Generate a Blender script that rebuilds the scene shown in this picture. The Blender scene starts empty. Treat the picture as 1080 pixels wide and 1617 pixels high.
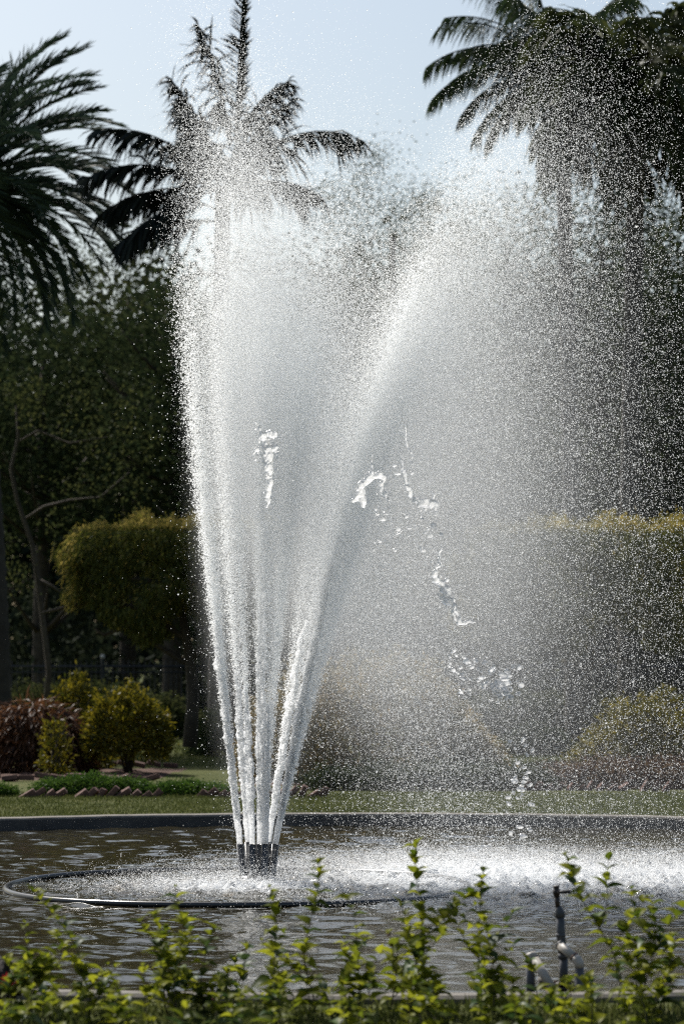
import bpy, math, random
import numpy as np
from mathutils import Vector, Matrix, noise
random.seed(7); rng = np.random.default_rng(7)
R = math.radians
sc = bpy.context.scene
COL = sc.collection

# ------------------------------------------------------------------ camera, sky, sun
FPX = 4500.0; EYE = 1.6; PITCH = math.atan((1040 - 808.5) / FPX)
cam = bpy.data.cameras.new('camera'); camo = bpy.data.objects.new('camera', cam); COL.objects.link(camo)
camo.location = (0, 0, EYE); camo.rotation_euler = (math.pi / 2 + PITCH, 0, 0)
cam.sensor_fit = 'VERTICAL'; cam.sensor_height = 36; cam.lens = FPX / 1617 * 36
cam.clip_start = 0.1; cam.clip_end = 2000
cam.dof.use_dof = True; cam.dof.focus_distance = 20.6; cam.dof.aperture_fstop = 3.1
sc.camera = camo
SUN_EL, SUN_AZ = 48, -34          # azimuth from +Y (behind the fountain), negative = left
sdir = Vector((math.sin(R(SUN_AZ)) * math.cos(R(SUN_EL)), math.cos(R(SUN_AZ)) * math.cos(R(SUN_EL)), math.sin(R(SUN_EL))))
w = bpy.data.worlds.new('World'); sc.world = w; w.use_nodes = True
wn = w.node_tree.nodes; wl = w.node_tree.links
sky = wn.new('ShaderNodeTexSky'); sky.sky_type = 'NISHITA'; sky.sun_disc = False
sky.sun_elevation = R(SUN_EL); sky.sun_rotation = R(SUN_AZ); sky.altitude = 50
sky.air_density = 1.0; sky.dust_density = 3.2; sky.ozone_density = 1.5
tint = wn.new('ShaderNodeMix'); tint.data_type = 'RGBA'; tint.blend_type = 'MULTIPLY'; tint.inputs[0].default_value = 1; tint.inputs[7].default_value = (.95, .97, .935, 1)
wl.new(sky.outputs[0], tint.inputs[6]); wl.new(tint.outputs[2], wn['Background'].inputs[0]); wn['Background'].inputs[1].default_value = 0.1
sun = bpy.data.lights.new('sun', 'SUN'); suno = bpy.data.objects.new('sun', sun); COL.objects.link(suno)
sun.energy = 4.6; sun.angle = R(0.53); sun.color = (1, 0.965, 0.91)
suno.rotation_euler = sdir.to_track_quat('Z', 'Y').to_euler()
sc.view_settings.view_transform = 'Standard'; sc.view_settings.look = 'None'
sc.view_settings.exposure = 0.36; sc.view_settings.gamma = 1; sc.view_settings.use_curve_mapping = False
cy = sc.cycles
cy.use_denoising = False; cy.max_bounces = 8; cy.diffuse_bounces = 4; cy.glossy_bounces = 3
cy.transmission_bounces = 4; cy.transparent_max_bounces = 32; cy.sample_clamp_indirect = 4
cy.caustics_reflective = False; cy.caustics_refractive = False; cy.use_adaptive_sampling = False
cy.filter_width = 1.2; cy.volume_bounces = 2; cy.volume_step_rate = 1.0; cy.volume_max_steps = 256

# ------------------------------------------------------------------ helpers
def P(px, py, Y):
    "world point at depth Y seen at photograph pixel (px,py)"
    a = (px - 540) / FPX; b = (808.5 - py) / FPX
    dy = math.cos(PITCH) - b * math.sin(PITCH); dz = math.sin(PITCH) + b * math.cos(PITCH)
    t = Y / dy
    return Vector((a * t, Y, EYE + dz * t))
def gx(px, Y): return (px - 540) / FPX * Y
def mesh(name, V, F):
    me = bpy.data.meshes.new(name)
    V = np.asarray(V, dtype=np.float32).reshape(-1, 3)
    if isinstance(F, np.ndarray):
        n, k = F.shape
        me.vertices.add(len(V)); me.vertices.foreach_set('co', V.ravel())
        me.loops.add(n * k); me.loops.foreach_set('vertex_index', F.astype(np.int32).ravel())
        me.polygons.add(n); me.polygons.foreach_set('loop_start', np.arange(0, n * k, k, dtype=np.int32))
        me.update(calc_edges=True)
    else:
        me.from_pydata(V.tolist(), [], [list(f) for f in F]); me.update()
    return me
def smooth(me):
    me.polygons.foreach_set('use_smooth', [True] * len(me.polygons)); me.update(); return me
def link(name, me, mat=None, parent=None, loc=None):
    o = bpy.data.objects.new(name, me); COL.objects.link(o)
    if mat is not None and not me.materials: me.materials.append(mat)
    if parent is not None: o.parent = parent
    if loc is not None: o.location = loc
    return o
def tag(o, label=None, cat=None, group=None, kind=None):
    if label: o['label'] = label
    if cat: o['category'] = cat
    if group: o['group'] = group
    if kind: o['kind'] = kind
    return o
def empty(name, loc, label, cat, group=None):
    o = bpy.data.objects.new(name, None); COL.objects.link(o); o.location = loc; o.empty_display_size = .1
    return tag(o, label, cat, group)
def tube(pts, rad, seg=10, caps=True):
    "lofted tube through points; returns V,F lists"
    pts = [Vector(p) for p in pts]; V = []; F = []
    ref = Vector((0.13, 0.97, 0.2)).normalized()
    for i, p in enumerate(pts):
        t = (pts[min(i + 1, len(pts) - 1)] - pts[max(i - 1, 0)]).normalized()
        if abs(t.dot(ref)) > .95: ref = Vector((1, 0, 0))
        u = t.cross(ref).normalized(); v = t.cross(u); ref = -v if False else ref
        r = rad[i] if hasattr(rad, '__len__') else rad
        for k in range(seg):
            a = 2 * math.pi * k / seg
            V.append(p + u * math.cos(a) * r + v * math.sin(a) * r)
    for i in range(len(pts) - 1):
        for k in range(seg):
            k2 = (k + 1) % seg
            F.append((i * seg + k, i * seg + k2, (i + 1) * seg + k2, (i + 1) * seg + k))
    if caps:
        F.append(tuple(range(seg))[::-1]); F.append(tuple(range((len(pts) - 1) * seg, len(pts) * seg)))
    return V, F
class MB:
    def __init__(s): s.V = []; s.F = []
    def add(s, V, F):
        n = len(s.V); s.V += [tuple(v) for v in V]; s.F += [tuple(i + n for i in f) for f in F]; return s
    def tube(s, pts, rad, seg=10): return s.add(*tube(pts, rad, seg))
    def build(s, name, mat, parent=None, sm=True, loc=None):
        me = mesh(name, s.V, s.F)
        if sm: smooth(me)
        return link(name, me, mat, parent, loc)

# ------------------------------------------------------------------ materials
def newmat(name):
    m = bpy.data.materials.new(name); m.use_nodes = True
    for n in list(m.node_tree.nodes): m.node_tree.nodes.remove(n)
    return m, m.node_tree.nodes, m.node_tree.links
def ramp(n, l, fac, stops):
    r = n.new('ShaderNodeValToRGB')
    while len(r.color_ramp.elements) < len(stops): r.color_ramp.elements.new(.5)
    for e, (p, c) in zip(r.color_ramp.elements, stops): e.position = p; e.color = (*c, 1)
    l.new(fac, r.inputs[0]); return r.outputs[0]
def noisetex(n, l, scale, detail=4, vec=None, rough=.6):
    t = n.new('ShaderNodeTexNoise'); t.inputs['Scale'].default_value = scale; t.inputs['Detail'].default_value = detail
    t.inputs['Roughness'].default_value = rough
    if vec is not None: l.new(vec, t.inputs['Vector'])
    return t.outputs['Fac']
def surf(name, stops, scale=5, rough=.8, bump=.3, metal=0, spec=.4, dist=.01, detail=6):
    m, n, l = newmat(name)
    o = n.new('ShaderNodeOutputMaterial'); b = n.new('ShaderNodeBsdfPrincipled')
    tc = n.new('ShaderNodeTexCoord'); f = noisetex(n, l, scale, detail, tc.outputs['Object'])
    l.new(ramp(n, l, f, stops), b.inputs['Base Color'])
    b.inputs['Roughness'].default_value = rough; b.inputs['Metallic'].default_value = metal
    b.inputs['Specular IOR Level'].default_value = spec
    if bump:
        bp = n.new('ShaderNodeBump'); bp.inputs['Strength'].default_value = bump; bp.inputs['Distance'].default_value = dist
        f2 = noisetex(n, l, scale * 4, 5, tc.outputs['Object']); l.new(f2, bp.inputs['Height']); l.new(bp.outputs[0], b.inputs['Normal'])
    l.new(b.outputs[0], o.inputs[0]); return m
def leafmat(name, c_lo, c_hi, trans=.45, tcol=None, scale=3.0, rough=.45, obj_random=False, gloss=.08):
    "leaf: reflecting and light-passing sides; colour varies from leaf to leaf"
    m, n, l = newmat(name)
    o = n.new('ShaderNodeOutputMaterial')
    if obj_random:
        oi = n.new('ShaderNodeObjectInfo'); fac = oi.outputs['Random']
    else:
        g = n.new('ShaderNodeNewGeometry'); fac = g.outputs['Random Per Island']
    tc = n.new('ShaderNodeTexCoord'); f2 = noisetex(n, l, scale, 2, tc.outputs['Object'])
    mx = n.new('ShaderNodeMath'); mx.operation = 'MULTIPLY_ADD'; l.new(f2, mx.inputs[0]); mx.inputs[1].default_value = .9; mx.inputs[2].default_value = -.45
    ad = n.new('ShaderNodeMath'); ad.operation = 'ADD'; ad.use_clamp = True; l.new(fac, ad.inputs[0]); l.new(mx.outputs[0], ad.inputs[1])
    col = ramp(n, l, ad.outputs[0], [(0, c_lo), (1, c_hi)])
    d = n.new('ShaderNodeBsdfDiffuse'); l.new(col, d.inputs[0])
    t = n.new('ShaderNodeBsdfTranslucent')
    if tcol:
        mm = n.new('ShaderNodeMix'); mm.data_type = 'RGBA'; mm.blend_type = 'MULTIPLY'; mm.inputs[0].default_value = 1
        l.new(col, mm.inputs[6]); mm.inputs[7].default_value = (*tcol, 1); l.new(mm.outputs[2], t.inputs[0])
    else: l.new(col, t.inputs[0])
    s = n.new('ShaderNodeMixShader'); s.inputs[0].default_value = trans; l.new(d.outputs[0], s.inputs[1]); l.new(t.outputs[0], s.inputs[2])
    gl = n.new('ShaderNodeBsdfGlossy'); gl.inputs['Roughness'].default_value = rough; gl.inputs[0].default_value = (1, 1, 1, 1)
    s2 = n.new('ShaderNodeMixShader'); s2.inputs[0].default_value = gloss * .3; l.new(s.outputs[0], s2.inputs[1]); l.new(gl.outputs[0], s2.inputs[2])
    l.new(s2.outputs[0], o.inputs[0]); return m
def watermat(name, col, trans, gloss=.0, clear=0.0):
    "aerated water: seen from inside it lets light out, so light from behind glows through"
    m, n, l = newmat(name)
    o = n.new('ShaderNodeOutputMaterial')
    d = n.new('ShaderNodeBsdfDiffuse'); d.inputs[0].default_value = (*col, 1)
    t = n.new('ShaderNodeBsdfTranslucent'); t.inputs[0].default_value = (*col, 1)
    s = n.new('ShaderNodeMixShader'); s.inputs[0].default_value = trans; l.new(d.outputs[0], s.inputs[1]); l.new(t.outputs[0], s.inputs[2])
    last = s.outputs[0]
    if gloss:
        g = n.new('ShaderNodeBsdfGlossy'); g.inputs['Roughness'].default_value = .15
        s2 = n.new('ShaderNodeMixShader'); s2.inputs[0].default_value = gloss; l.new(last, s2.inputs[1]); l.new(g.outputs[0], s2.inputs[2]); last = s2.outputs[0]
    tr = n.new('ShaderNodeBsdfTransparent')
    geo = n.new('ShaderNodeNewGeometry'); s3 = n.new('ShaderNodeMixShader')
    mxm = n.new('ShaderNodeMath'); mxm.operation = 'MAXIMUM'; l.new(geo.outputs['Backfacing'], mxm.inputs[0]); mxm.inputs[1].default_value = clear
    l.new(mxm.outputs[0], s3.inputs[0]); l.new(last, s3.inputs[1]); l.new(tr.outputs[0], s3.inputs[2])
    l.new(s3.outputs[0], o.inputs[0]); return m

M_drop = watermat('water_droplets', (.97, .98, .98), .8, 0, .5)
M_froth = watermat('frothy_water', (.84, .85, .86), .6, .04)
M_splash, n, l = newmat('splash_water')      # clear water torn into sheets: bends the bright spray behind it, froth on its skin
o = n.new('ShaderNodeOutputMaterial'); rf = n.new('ShaderNodeBsdfRefraction'); rf.inputs['IOR'].default_value = 1.2; rf.inputs['Roughness'].default_value = .25
df = n.new('ShaderNodeBsdfDiffuse'); df.inputs[0].default_value = (.95, .95, .95, 1); tl = n.new('ShaderNodeBsdfTranslucent'); tl.inputs[0].default_value = (.97, .97, .97, 1)
gg = n.new('ShaderNodeBsdfGlossy'); gg.inputs['Roughness'].default_value = .2
m1 = n.new('ShaderNodeMixShader'); m1.inputs[0].default_value = .6; l.new(df.outputs[0], m1.inputs[1]); l.new(tl.outputs[0], m1.inputs[2])
m2 = n.new('ShaderNodeMixShader'); m2.inputs[0].default_value = .12; l.new(m1.outputs[0], m2.inputs[1]); l.new(gg.outputs[0], m2.inputs[2])
ge = n.new('ShaderNodeNewGeometry'); tr = n.new('ShaderNodeBsdfTransparent'); m3 = n.new('ShaderNodeMixShader'); m4 = n.new('ShaderNodeMixShader'); m3.inputs[0].default_value = .3
l.new(m2.outputs[0], m3.inputs[1]); l.new(rf.outputs[0], m3.inputs[2]); l.new(ge.outputs['Backfacing'], m4.inputs[0]); l.new(m3.outputs[0], m4.inputs[1]); l.new(tr.outputs[0], m4.inputs[2]); l.new(m4.outputs[0], o.inputs[0])
M_bark = surf('bark', [(.3, (.035, .026, .018)), (.7, (.09, .07, .05))], 8, .9, .6, dist=.03)
M_palmbark = surf('palm_bark', [(.3, (.025, .02, .016)), (.7, (.06, .05, .04))], 5, .9, .6, dist=.03)
M_stem = surf('green_stem', [(.3, (.05, .05, .02)), (.7, (.12, .09, .05))], 30, .7, .2)
M_iron = surf('dark_iron', [(.3, (.012, .013, .015)), (.7, (.03, .03, .032))], 12, .5, .2)
M_finial = surf('pale_finial', [(.3, (.4, .38, .34)), (.7, (.55, .5, .45))], 20, .5, 0)
M_pvc = surf('weathered_pvc', [(.3, (.36, .32, .27)), (.75, (.5, .46, .4))], 14, .5, .15, dist=.002)
M_pvcdark = surf('grey_pipe', [(.3, (.04, .042, .046)), (.7, (.085, .085, .09))], 16, .5, .2, dist=.002)
M_rust = surf('rusty_iron', [(.35, (.035, .018, .014)), (.65, (.11, .05, .035))], 22, .75, .5, dist=.003)
M_blackiron = surf('black_valve', [(.3, (.014, .011, .01)), (.7, (.045, .03, .025))], 30, .45, .3, dist=.002)
M_nozzle = surf('wet_nozzle', [(.3, (.02, .022, .024)), (.7, (.055, .055, .055))], 25, .3, .3, dist=.003, spec=.6)
M_ring = surf('wet_black_pipe', [(.3, (.01, .011, .012)), (.7, (.03, .03, .03))], 10, .25, .2, dist=.003, spec=.6)
M_soil = surf('bed_soil', [(.3, (.045, .022, .014)), (.7, (.12, .06, .04))], 9, .95, .8, dist=.03)
M_brick = surf('edging_brick', [(.3, (.07, .035, .028)), (.7, (.16, .085, .065))], 16, .9, .6, dist=.01)
M_kerb = surf('pale_kerb', [(.3, (.09, .08, .066)), (.7, (.2, .18, .155))], 6, .85, .5, dist=.008)
M_kerbin = surf('damp_pond_wall', [(.3, (.03, .03, .032)), (.7, (.08, .075, .07))], 5, .7, .4, dist=.008)
M_rock = surf('black_stump', [(.3, (.008, .006, .006)), (.7, (.03, .02, .017))], 14, .85, .9, dist=.02)

M_palm = leafmat('date_palm_leaf', (.022, .04, .028), (.06, .09, .05), .25, gloss=.07)
M_coco = leafmat('coconut_leaf', (.02, .035, .014), (.06, .085, .025), .3, gloss=.07)
M_dark = leafmat('hanging_palm_leaf', (.012, .016, .014), (.03, .035, .026), .12, gloss=.05)
M_fan = leafmat('broad_palm_leaf', (.025, .035, .012), (.07, .08, .025), .28, gloss=.06)
M_tree = leafmat('tree_leaf', (.018, .03, .014), (.055, .07, .028), .28, gloss=.01)
M_tree2 = leafmat('feathery_tree_leaf', (.03, .042, .016), (.085, .09, .03), .35, gloss=.01)
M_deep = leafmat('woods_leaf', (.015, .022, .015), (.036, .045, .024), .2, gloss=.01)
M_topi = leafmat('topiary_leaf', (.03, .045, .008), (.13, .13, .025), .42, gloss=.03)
M_topitip = leafmat('topiary_lit_young_leaf', (.14, .14, .025), (.4, .3, .08), .5, gloss=.04)  # yellow new growth, also paled to paint sunlight on the canopy's top and edges
M_croton = leafmat('yellow_croton_leaf', (.04, .05, .006), (.24, .19, .015), .4, gloss=.06)
M_drac = leafmat('bronze_leaf', (.035, .015, .008), (.17, .075, .03), .3, gloss=.08)
M_mound = leafmat('mound_leaf', (.1, .1, .03), (.34, .24, .1), .4, gloss=.04)
M_border = leafmat('border_leaf', (.025, .06, .01), (.08, .14, .02), .4, gloss=.04)
M_purple = leafmat('purple_ground_leaf', (.06, .03, .03), (.15, .1, .05), .4, gloss=.04)
M_grass = leafmat('grass_blade', (.045, .062, .015), (.12, .13, .04), .35, gloss=.02)
M_lant = leafmat('lantana_leaf', (.055, .085, .008), (.27, .28, .02), .6, obj_random=True, gloss=.035, scale=12)
M_lantd = leafmat('old_lantana_leaf', (.03, .06, .02), (.08, .12, .03), .3, obj_random=True, gloss=.08, scale=12)
M_bud = leafmat('dry_flower_head', (.12, .05, .05), (.34, .17, .15), .4, gloss=.02)
M_white = leafmat('faded_white_bloom', (.5, .45, .4), (.7, .66, .6), .4, gloss=.02)
M_red = leafmat('red_petal', (.22, .01, .015), (.4, .02, .03), .4, gloss=.05)

# ------------------------------------------------------------------ ground and pond
WZ = -0.09; PC = (0.2, 21.25); PR = 7.75
def lawn_material():
    m, n, l = newmat('lawn')
    o = n.new('ShaderNodeOutputMaterial'); b = n.new('ShaderNodeBsdfPrincipled')
    tc = n.new('ShaderNodeTexCoord')
    a = noisetex(n, l, 0.9, 5, tc.outputs['Object']); c = noisetex(n, l, 30, 6, tc.outputs['Object'])
    mx = n.new('ShaderNodeMath'); mx.operation = 'MULTIPLY_ADD'; l.new(c, mx.inputs[0]); mx.inputs[1].default_value = .5; 
    m2 = n.new('ShaderNodeMath'); m2.operation = 'MULTIPLY'; l.new(a, m2.inputs[0]); m2.inputs[1].default_value = .5; l.new(m2.outputs[0], mx.inputs[2])
    l.new(ramp(n, l, mx.outputs[0], [(.3, (.045, .055, .016)), (.5, (.08, .09, .028)), (.66, (.12, .112, .045))]), b.inputs['Base Color'])
    b.inputs['Roughness'].default_value = .95; b.inputs['Specular IOR Level'].default_value = .1
    bp = n.new('ShaderNodeBump'); bp.inputs['Strength'].default_value = .9; bp.inputs['Distance'].default_value = .04
    l.new(c, bp.inputs['Height']); l.new(bp.outputs[0], b.inputs['Normal']); l.new(b.outputs[0], o.inputs[0]); return m
M_lawn = lawn_material()
def ring_mesh(name, r0, r1, z0, z1, seg=256, cx=PC[0], cyy=PC[1]):
    a = np.linspace(0, 2 * np.pi, seg, endpoint=False)
    V = np.concatenate([np.stack([cx + r * np.cos(a), cyy + r * np.sin(a), np.full(seg, z)], 1) for r, z in ((r0, z0), (r1, z1))])
    i = np.arange(seg); j = (i + 1) % seg
    return mesh(name, V, np.stack([i, j, j + seg, i + seg], 1)[:, ::-1])
# lawn: ring out from the pond to the horizon, gently uneven
a = np.linspace(0, 2 * np.pi, 256, endpoint=False); radii = [PR + .17, 8.1, 8.7, 9.2, 10, 11, 12.5, 15, 20, 30, 60, 150, 600, 1500]
V = []; 
for k, r in enumerate(radii):
    for t in a:
        x = PC[0] + r * math.cos(t); y = PC[1] + r * math.sin(t)
        z = 0 if k == 0 else .02 * noise.noise(Vector((x * .6, y * .6, 0))) * min(1, k / 3)
        V.append((x, y, z - .004 * (k == 0)))
n_ = 256; F = [(k * n_ + i, k * n_ + (i + 1) % n_, (k + 1) * n_ + (i + 1) % n_, (k + 1) * n_ + i) for k in range(len(radii) - 1) for i in range(n_)]
tag(link('lawn', smooth(mesh('lawn', V, [f[::-1] for f in F])), M_lawn), kind='structure')
# kerb: rounded profile
prof = [(PR, -.6), (PR, 0.012), (PR + .012, .028), (PR + .03, .033), (PR + .15, .035), (PR + .17, .02), (PR + .175, -.1)]
V = []; F = []
for t in a:
    for r, z in prof:
        rr = r + .006 * noise.noise(Vector((math.cos(t) * 9, math.sin(t) * 9, z * 5)))
        V.append((PC[0] + rr * math.cos(t), PC[1] + rr * math.sin(t), z + (.004 * noise.noise(Vector((math.cos(t) * 20, math.sin(t) * 20, r))) if z > 0 else 0)))
k_ = len(prof)
for i in range(n_):
    for j in range(k_ - 1):
        F.append((i * k_ + j, ((i + 1) % n_) * k_ + j, ((i + 1) % n_) * k_ + j + 1, i * k_ + j + 1))
me = mesh('kerb', V, F); me.materials.append(M_kerb); me.materials.append(M_kerbin)
for i, p in enumerate(me.polygons): p.material_index = 1 if i % (k_ - 1) == 0 else 0
tag(link('kerb', me), kind='structure')

# nozzle position
NY = 21.85; NOZ = P(407, 1332, NY); PXM = NY / FPX      # metres per photo pixel at the fountain
splash_c = [(1.15, 22.2, 1.9, 2.3, 1.0), (2.7, 22.0, 1.8, 2.3, .9), (-.75, 21.2, 1.05, .8, .95), (.4, 20.9, 1.3, 1.0, .6)]
def choppy(x, y):
    "how much falling water beats the pond surface there"
    s = np.zeros_like(x)
    for cx, c_y, rx, ry, a_ in splash_c:
        s = np.maximum(s, a_ * np.exp(-(((x - cx) / rx) ** 2 + ((y - c_y) / ry) ** 2) ** 1.3))
    return s
# water: displaced sheet, fine in the middle strip
xs = np.concatenate([np.linspace(-7.8, -3.6, 60, endpoint=False), np.linspace(-3.6, 3.9, 420, endpoint=False), np.linspace(3.9, 8.2, 60)])
ys = np.linspace(PC[1] - PR - .1, PC[1] + PR + .1, 620)
X, Y = np.meshgrid(xs, ys)
def waves(X, Y):
    r2 = np.random.default_rng(3); z = np.zeros_like(X)
    for i in range(64):       # wind and travelling ripples
        lam = r2.uniform(.09, .55); th = r2.normal(0, .75) + (math.pi / 2); ph = r2.uniform(0, 6.28)
        am = .0021 * (lam / .4) ** 1.0 / 1.6
        # packets, so the pattern does not repeat
        env = .5 + .5 * np.sin(X * r2.uniform(.3, 1.4) + Y * r2.uniform(.2, .9) + r2.uniform(0, 6))
        z += am * env * np.sin(2 * np.pi / lam * (X * np.cos(th) + Y * np.sin(th)) + ph)
    for cx, c_y, lam, am in ((-.7, 21.8, .34, .004), (1.4, 21.8, .46, .0045), (2.6, 21.9, .38, .003)):
        d = np.hypot(X - cx, Y - c_y); z += am * np.sin(2 * np.pi * d / lam + np.sin(X * 2.1) + np.sin(Y * 1.7)) / (1 + (d * .22) ** 2) * (d > .3)
    ch = choppy(X, Y)
    for i in range(50):
        lam = r2.uniform(.045, .22); th = r2.uniform(0, 6.28); ph = r2.uniform(0, 6.28)
        z += ch * .0036 * (lam / .12) * np.sin(2 * np.pi / lam * (X * np.cos(th) + Y * np.sin(th)) + ph + 1.5 * np.sin(X * r2.uniform(2, 6) + Y * r2.uniform(2, 6)))
    return z
Z = WZ + waves(X, Y)
V = np.stack([X, Y, Z], 2).reshape(-1, 3); nx, ny = len(xs), len(ys)
ii = np.arange(ny - 1)[:, None] * nx + np.arange(nx - 1)[None, :]
F = np.stack([ii, ii + 1, ii + nx + 1, ii + nx], 2).reshape(-1, 4)
cen = V[F].mean(1); F = F[np.hypot(cen[:, 0] - PC[0], cen[:, 1] - PC[1]) < PR + .06]
wm = smooth(mesh('water', V, F))
at_ = wm.attributes.new('beaten', 'FLOAT', 'POINT'); at_.data.foreach_set('value', choppy(V[:, 0], V[:, 1]).astype(np.float32))
m, n, l = newmat('pond_water'); o = n.new('ShaderNodeOutputMaterial'); b = n.new('ShaderNodeBsdfPrincipled')
tc = n.new('ShaderNodeTexCoord')
b.inputs['Roughness'].default_value = .07; b.inputs['IOR'].default_value = 1.333; b.inputs['Base Color'].default_value = (.028, .024, .013, 1)
mp = n.new('ShaderNodeMapping'); mp.inputs['Scale'].default_value = (1, 1, 1); l.new(tc.outputs['Object'], mp.inputs[0])
f1 = noisetex(n, l, 7, 2, mp.outputs[0], .5)
bp = n.new('ShaderNodeBump'); bp.inputs['Strength'].default_value = .35; bp.inputs['Distance'].default_value = .012; l.new(f1, bp.inputs['Height'])
l.new(bp.outputs[0], b.inputs['Normal'])
foam = n.new('ShaderNodeBsdfDiffuse'); foam.inputs[0].default_value = (.8, .82, .84, 1)
att = n.new('ShaderNodeAttribute'); att.attribute_name = 'beaten'
f2 = noisetex(n, l, 26, 8, tc.outputs['Object'], .75)
mu = n.new('ShaderNodeMath'); mu.operation = 'MULTIPLY'; l.new(f2, mu.inputs[0]); l.new(att.outputs['Fac'], mu.inputs[1])
fr = ramp(n, l, mu.outputs[0], [(.28, (0, 0, 0)), (.62, (.8, .8, .8))])
mx = n.new('ShaderNodeMixShader'); l.new(fr, mx.inputs[0]); l.new(b.outputs[0], mx.inputs[1]); l.new(foam.outputs[0], mx.inputs[2])
l.new(mx.outputs[0], o.inputs[0])
wm.materials.append(m); tag(link('water', wm), kind='structure')
link_bed = ring_mesh('pond_floor', .01, PR + .1, -.55, -.55); tag(link('pond_floor', link_bed, M_kerbin), kind='structure')

# ------------------------------------------------------------------ leaf clouds
def unit(v): return v / (np.linalg.norm(v, axis=1, keepdims=True) + 1e-9)
def leaves(Pn, D, L, W, fold=.25, r=rng, droop=.0):
    "one folded leaf (4 triangles' worth of outline) per point"
    n = len(Pn); L = np.broadcast_to(L, (n,)).reshape(n, 1); W = np.broadcast_to(W, (n,)).reshape(n, 1)
    D = unit(D); Rn = r.normal(size=(n, 3)); S = unit(np.cross(D, Rn)); N = np.cross(S, D)
    m = Pn + D * L * .45; tip = Pn + D * L; tip[:, 2] -= (droop * L)[:, 0]
    V = np.stack([Pn, m + S * W / 2 + N * W * fold, tip, m - S * W / 2 + N * W * fold], 1).reshape(-1, 3)
    k = np.arange(n) * 4
    F = np.concatenate([np.stack([k, k + 1, k + 2], 1), np.stack([k, k + 2, k + 3], 1)])
    return V, F
def merge(parts):
    V = np.concatenate([p[0] for p in parts]); F = []; o_ = 0
    for v, f in parts: F.append(f + o_); o_ += len(v)
    return V, np.concatenate(F)
def clumps(n_cl, per, box, shape, size, lw, up=.3, r=rng, cl=.5, droop=.2, keep=None):
    "leaves gathered in clumps through an ellipsoid/box volume"
    C = []
    while len(C) < n_cl:
        p = r.uniform(-1, 1, 3)
        if shape == 'ell' and np.dot(p, p) > 1: continue
        if shape == 'shell' and not .45 < np.dot(p, p) < 1: continue
        C.append(p * box)
    C = np.array(C)
    if keep is not None: C = C[keep(C)]
    k = len(C); Q = C.repeat(per, 0) + r.normal(size=(k * per, 3)) * cl * (.6 + .8 * r.random((k, 1))).repeat(per, 0)
    D = r.normal(size=Q.shape) + np.array([0, 0, up]); 
    return leaves(Q, D, size * r.uniform(.6, 1.3, len(Q)), lw * r.uniform(.7, 1.2, len(Q)), droop=droop)

def tree(name, px, py_top, Y, width, label, cat='tree', mat=None, leaf=.2, n_cl=260, per=40, base_z=0, crown_frac=.7, group=None, seed=0, lean=0, trunk_r=.18, cl=.45):
    r = np.random.default_rng(seed); rr = random.Random(seed)
    top = P(px, py_top, Y); H = top.z
    root = empty(name, (top.x, Y, base_z), label, cat, group)
    mb = MB(); ch = H * crown_frac; cz = H - ch / 2
    pts = [(lean * s * s + .15 * noise.noise(Vector((seed, s * 2, 0))), 0.15 * noise.noise(Vector((seed, s * 2, 5))), s * H * .85) for s in np.linspace(0, 1, 9)]
    mb.tube(pts, [trunk_r * (1.25 - s) + .02 for s in np.linspace(0, 1, 9)], 10)
    mb.build('trunk', M_bark, root)
    br = MB(); ends = []
    for i in range(16):
        s = rr.uniform(.25, .9); b0 = Vector(pts[int(s * 8)]); az = rr.uniform(0, 6.28); ln = width * .5 * rr.uniform(.6, 1)
        e = b0 + Vector((math.cos(az) * ln, math.sin(az) * ln, ln * rr.uniform(.2, .9)))
        mid = b0.lerp(e, .5) + Vector((0, 0, -.1 * ln)); q = [b0.lerp(mid, t_).lerp(mid.lerp(e, t_), t_) for t_ in (0, .25, .5, .75, 1)]
        br.tube(q, [trunk_r * .4 * (1 - .8 * t_) for t_ in (0, .25, .5, .75, 1)], 6); ends.append(e)
    br.build('branches', M_bark, root)
    V, F = clumps(n_cl, per, np.array([width / 2, width / 2 * .8, ch / 2]), 'ell', leaf, leaf * .55, r=r, cl=cl)
    V = V + np.array([lean * .6, 0, cz]); V[:, 0] += .5 * np.sin(V[:, 2] * 1.3 + seed) 
    link('crown', mesh('crown', V, F), mat, root)
    return root

# ------------------------------------------------------------------ woods and trees behind the fence
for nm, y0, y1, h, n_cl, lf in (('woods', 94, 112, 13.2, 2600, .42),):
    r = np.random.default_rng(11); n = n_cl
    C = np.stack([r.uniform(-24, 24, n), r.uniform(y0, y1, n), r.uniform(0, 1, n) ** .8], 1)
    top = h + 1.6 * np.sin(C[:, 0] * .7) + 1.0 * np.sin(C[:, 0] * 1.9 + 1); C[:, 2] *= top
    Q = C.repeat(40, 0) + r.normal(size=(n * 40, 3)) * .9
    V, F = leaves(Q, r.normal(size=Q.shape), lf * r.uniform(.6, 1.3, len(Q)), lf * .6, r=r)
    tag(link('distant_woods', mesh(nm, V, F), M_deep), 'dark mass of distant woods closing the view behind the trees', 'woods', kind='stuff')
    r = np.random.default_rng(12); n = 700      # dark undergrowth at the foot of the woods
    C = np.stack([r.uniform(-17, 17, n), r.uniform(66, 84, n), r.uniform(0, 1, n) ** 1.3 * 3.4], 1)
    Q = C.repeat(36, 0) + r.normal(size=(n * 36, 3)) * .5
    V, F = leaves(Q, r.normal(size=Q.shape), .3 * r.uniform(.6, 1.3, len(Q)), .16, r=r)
    tag(link('undergrowth', mesh('undergrowth', V, F), M_deep), 'dark tangled undergrowth behind the black railing', 'undergrowth', kind='stuff')
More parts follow.
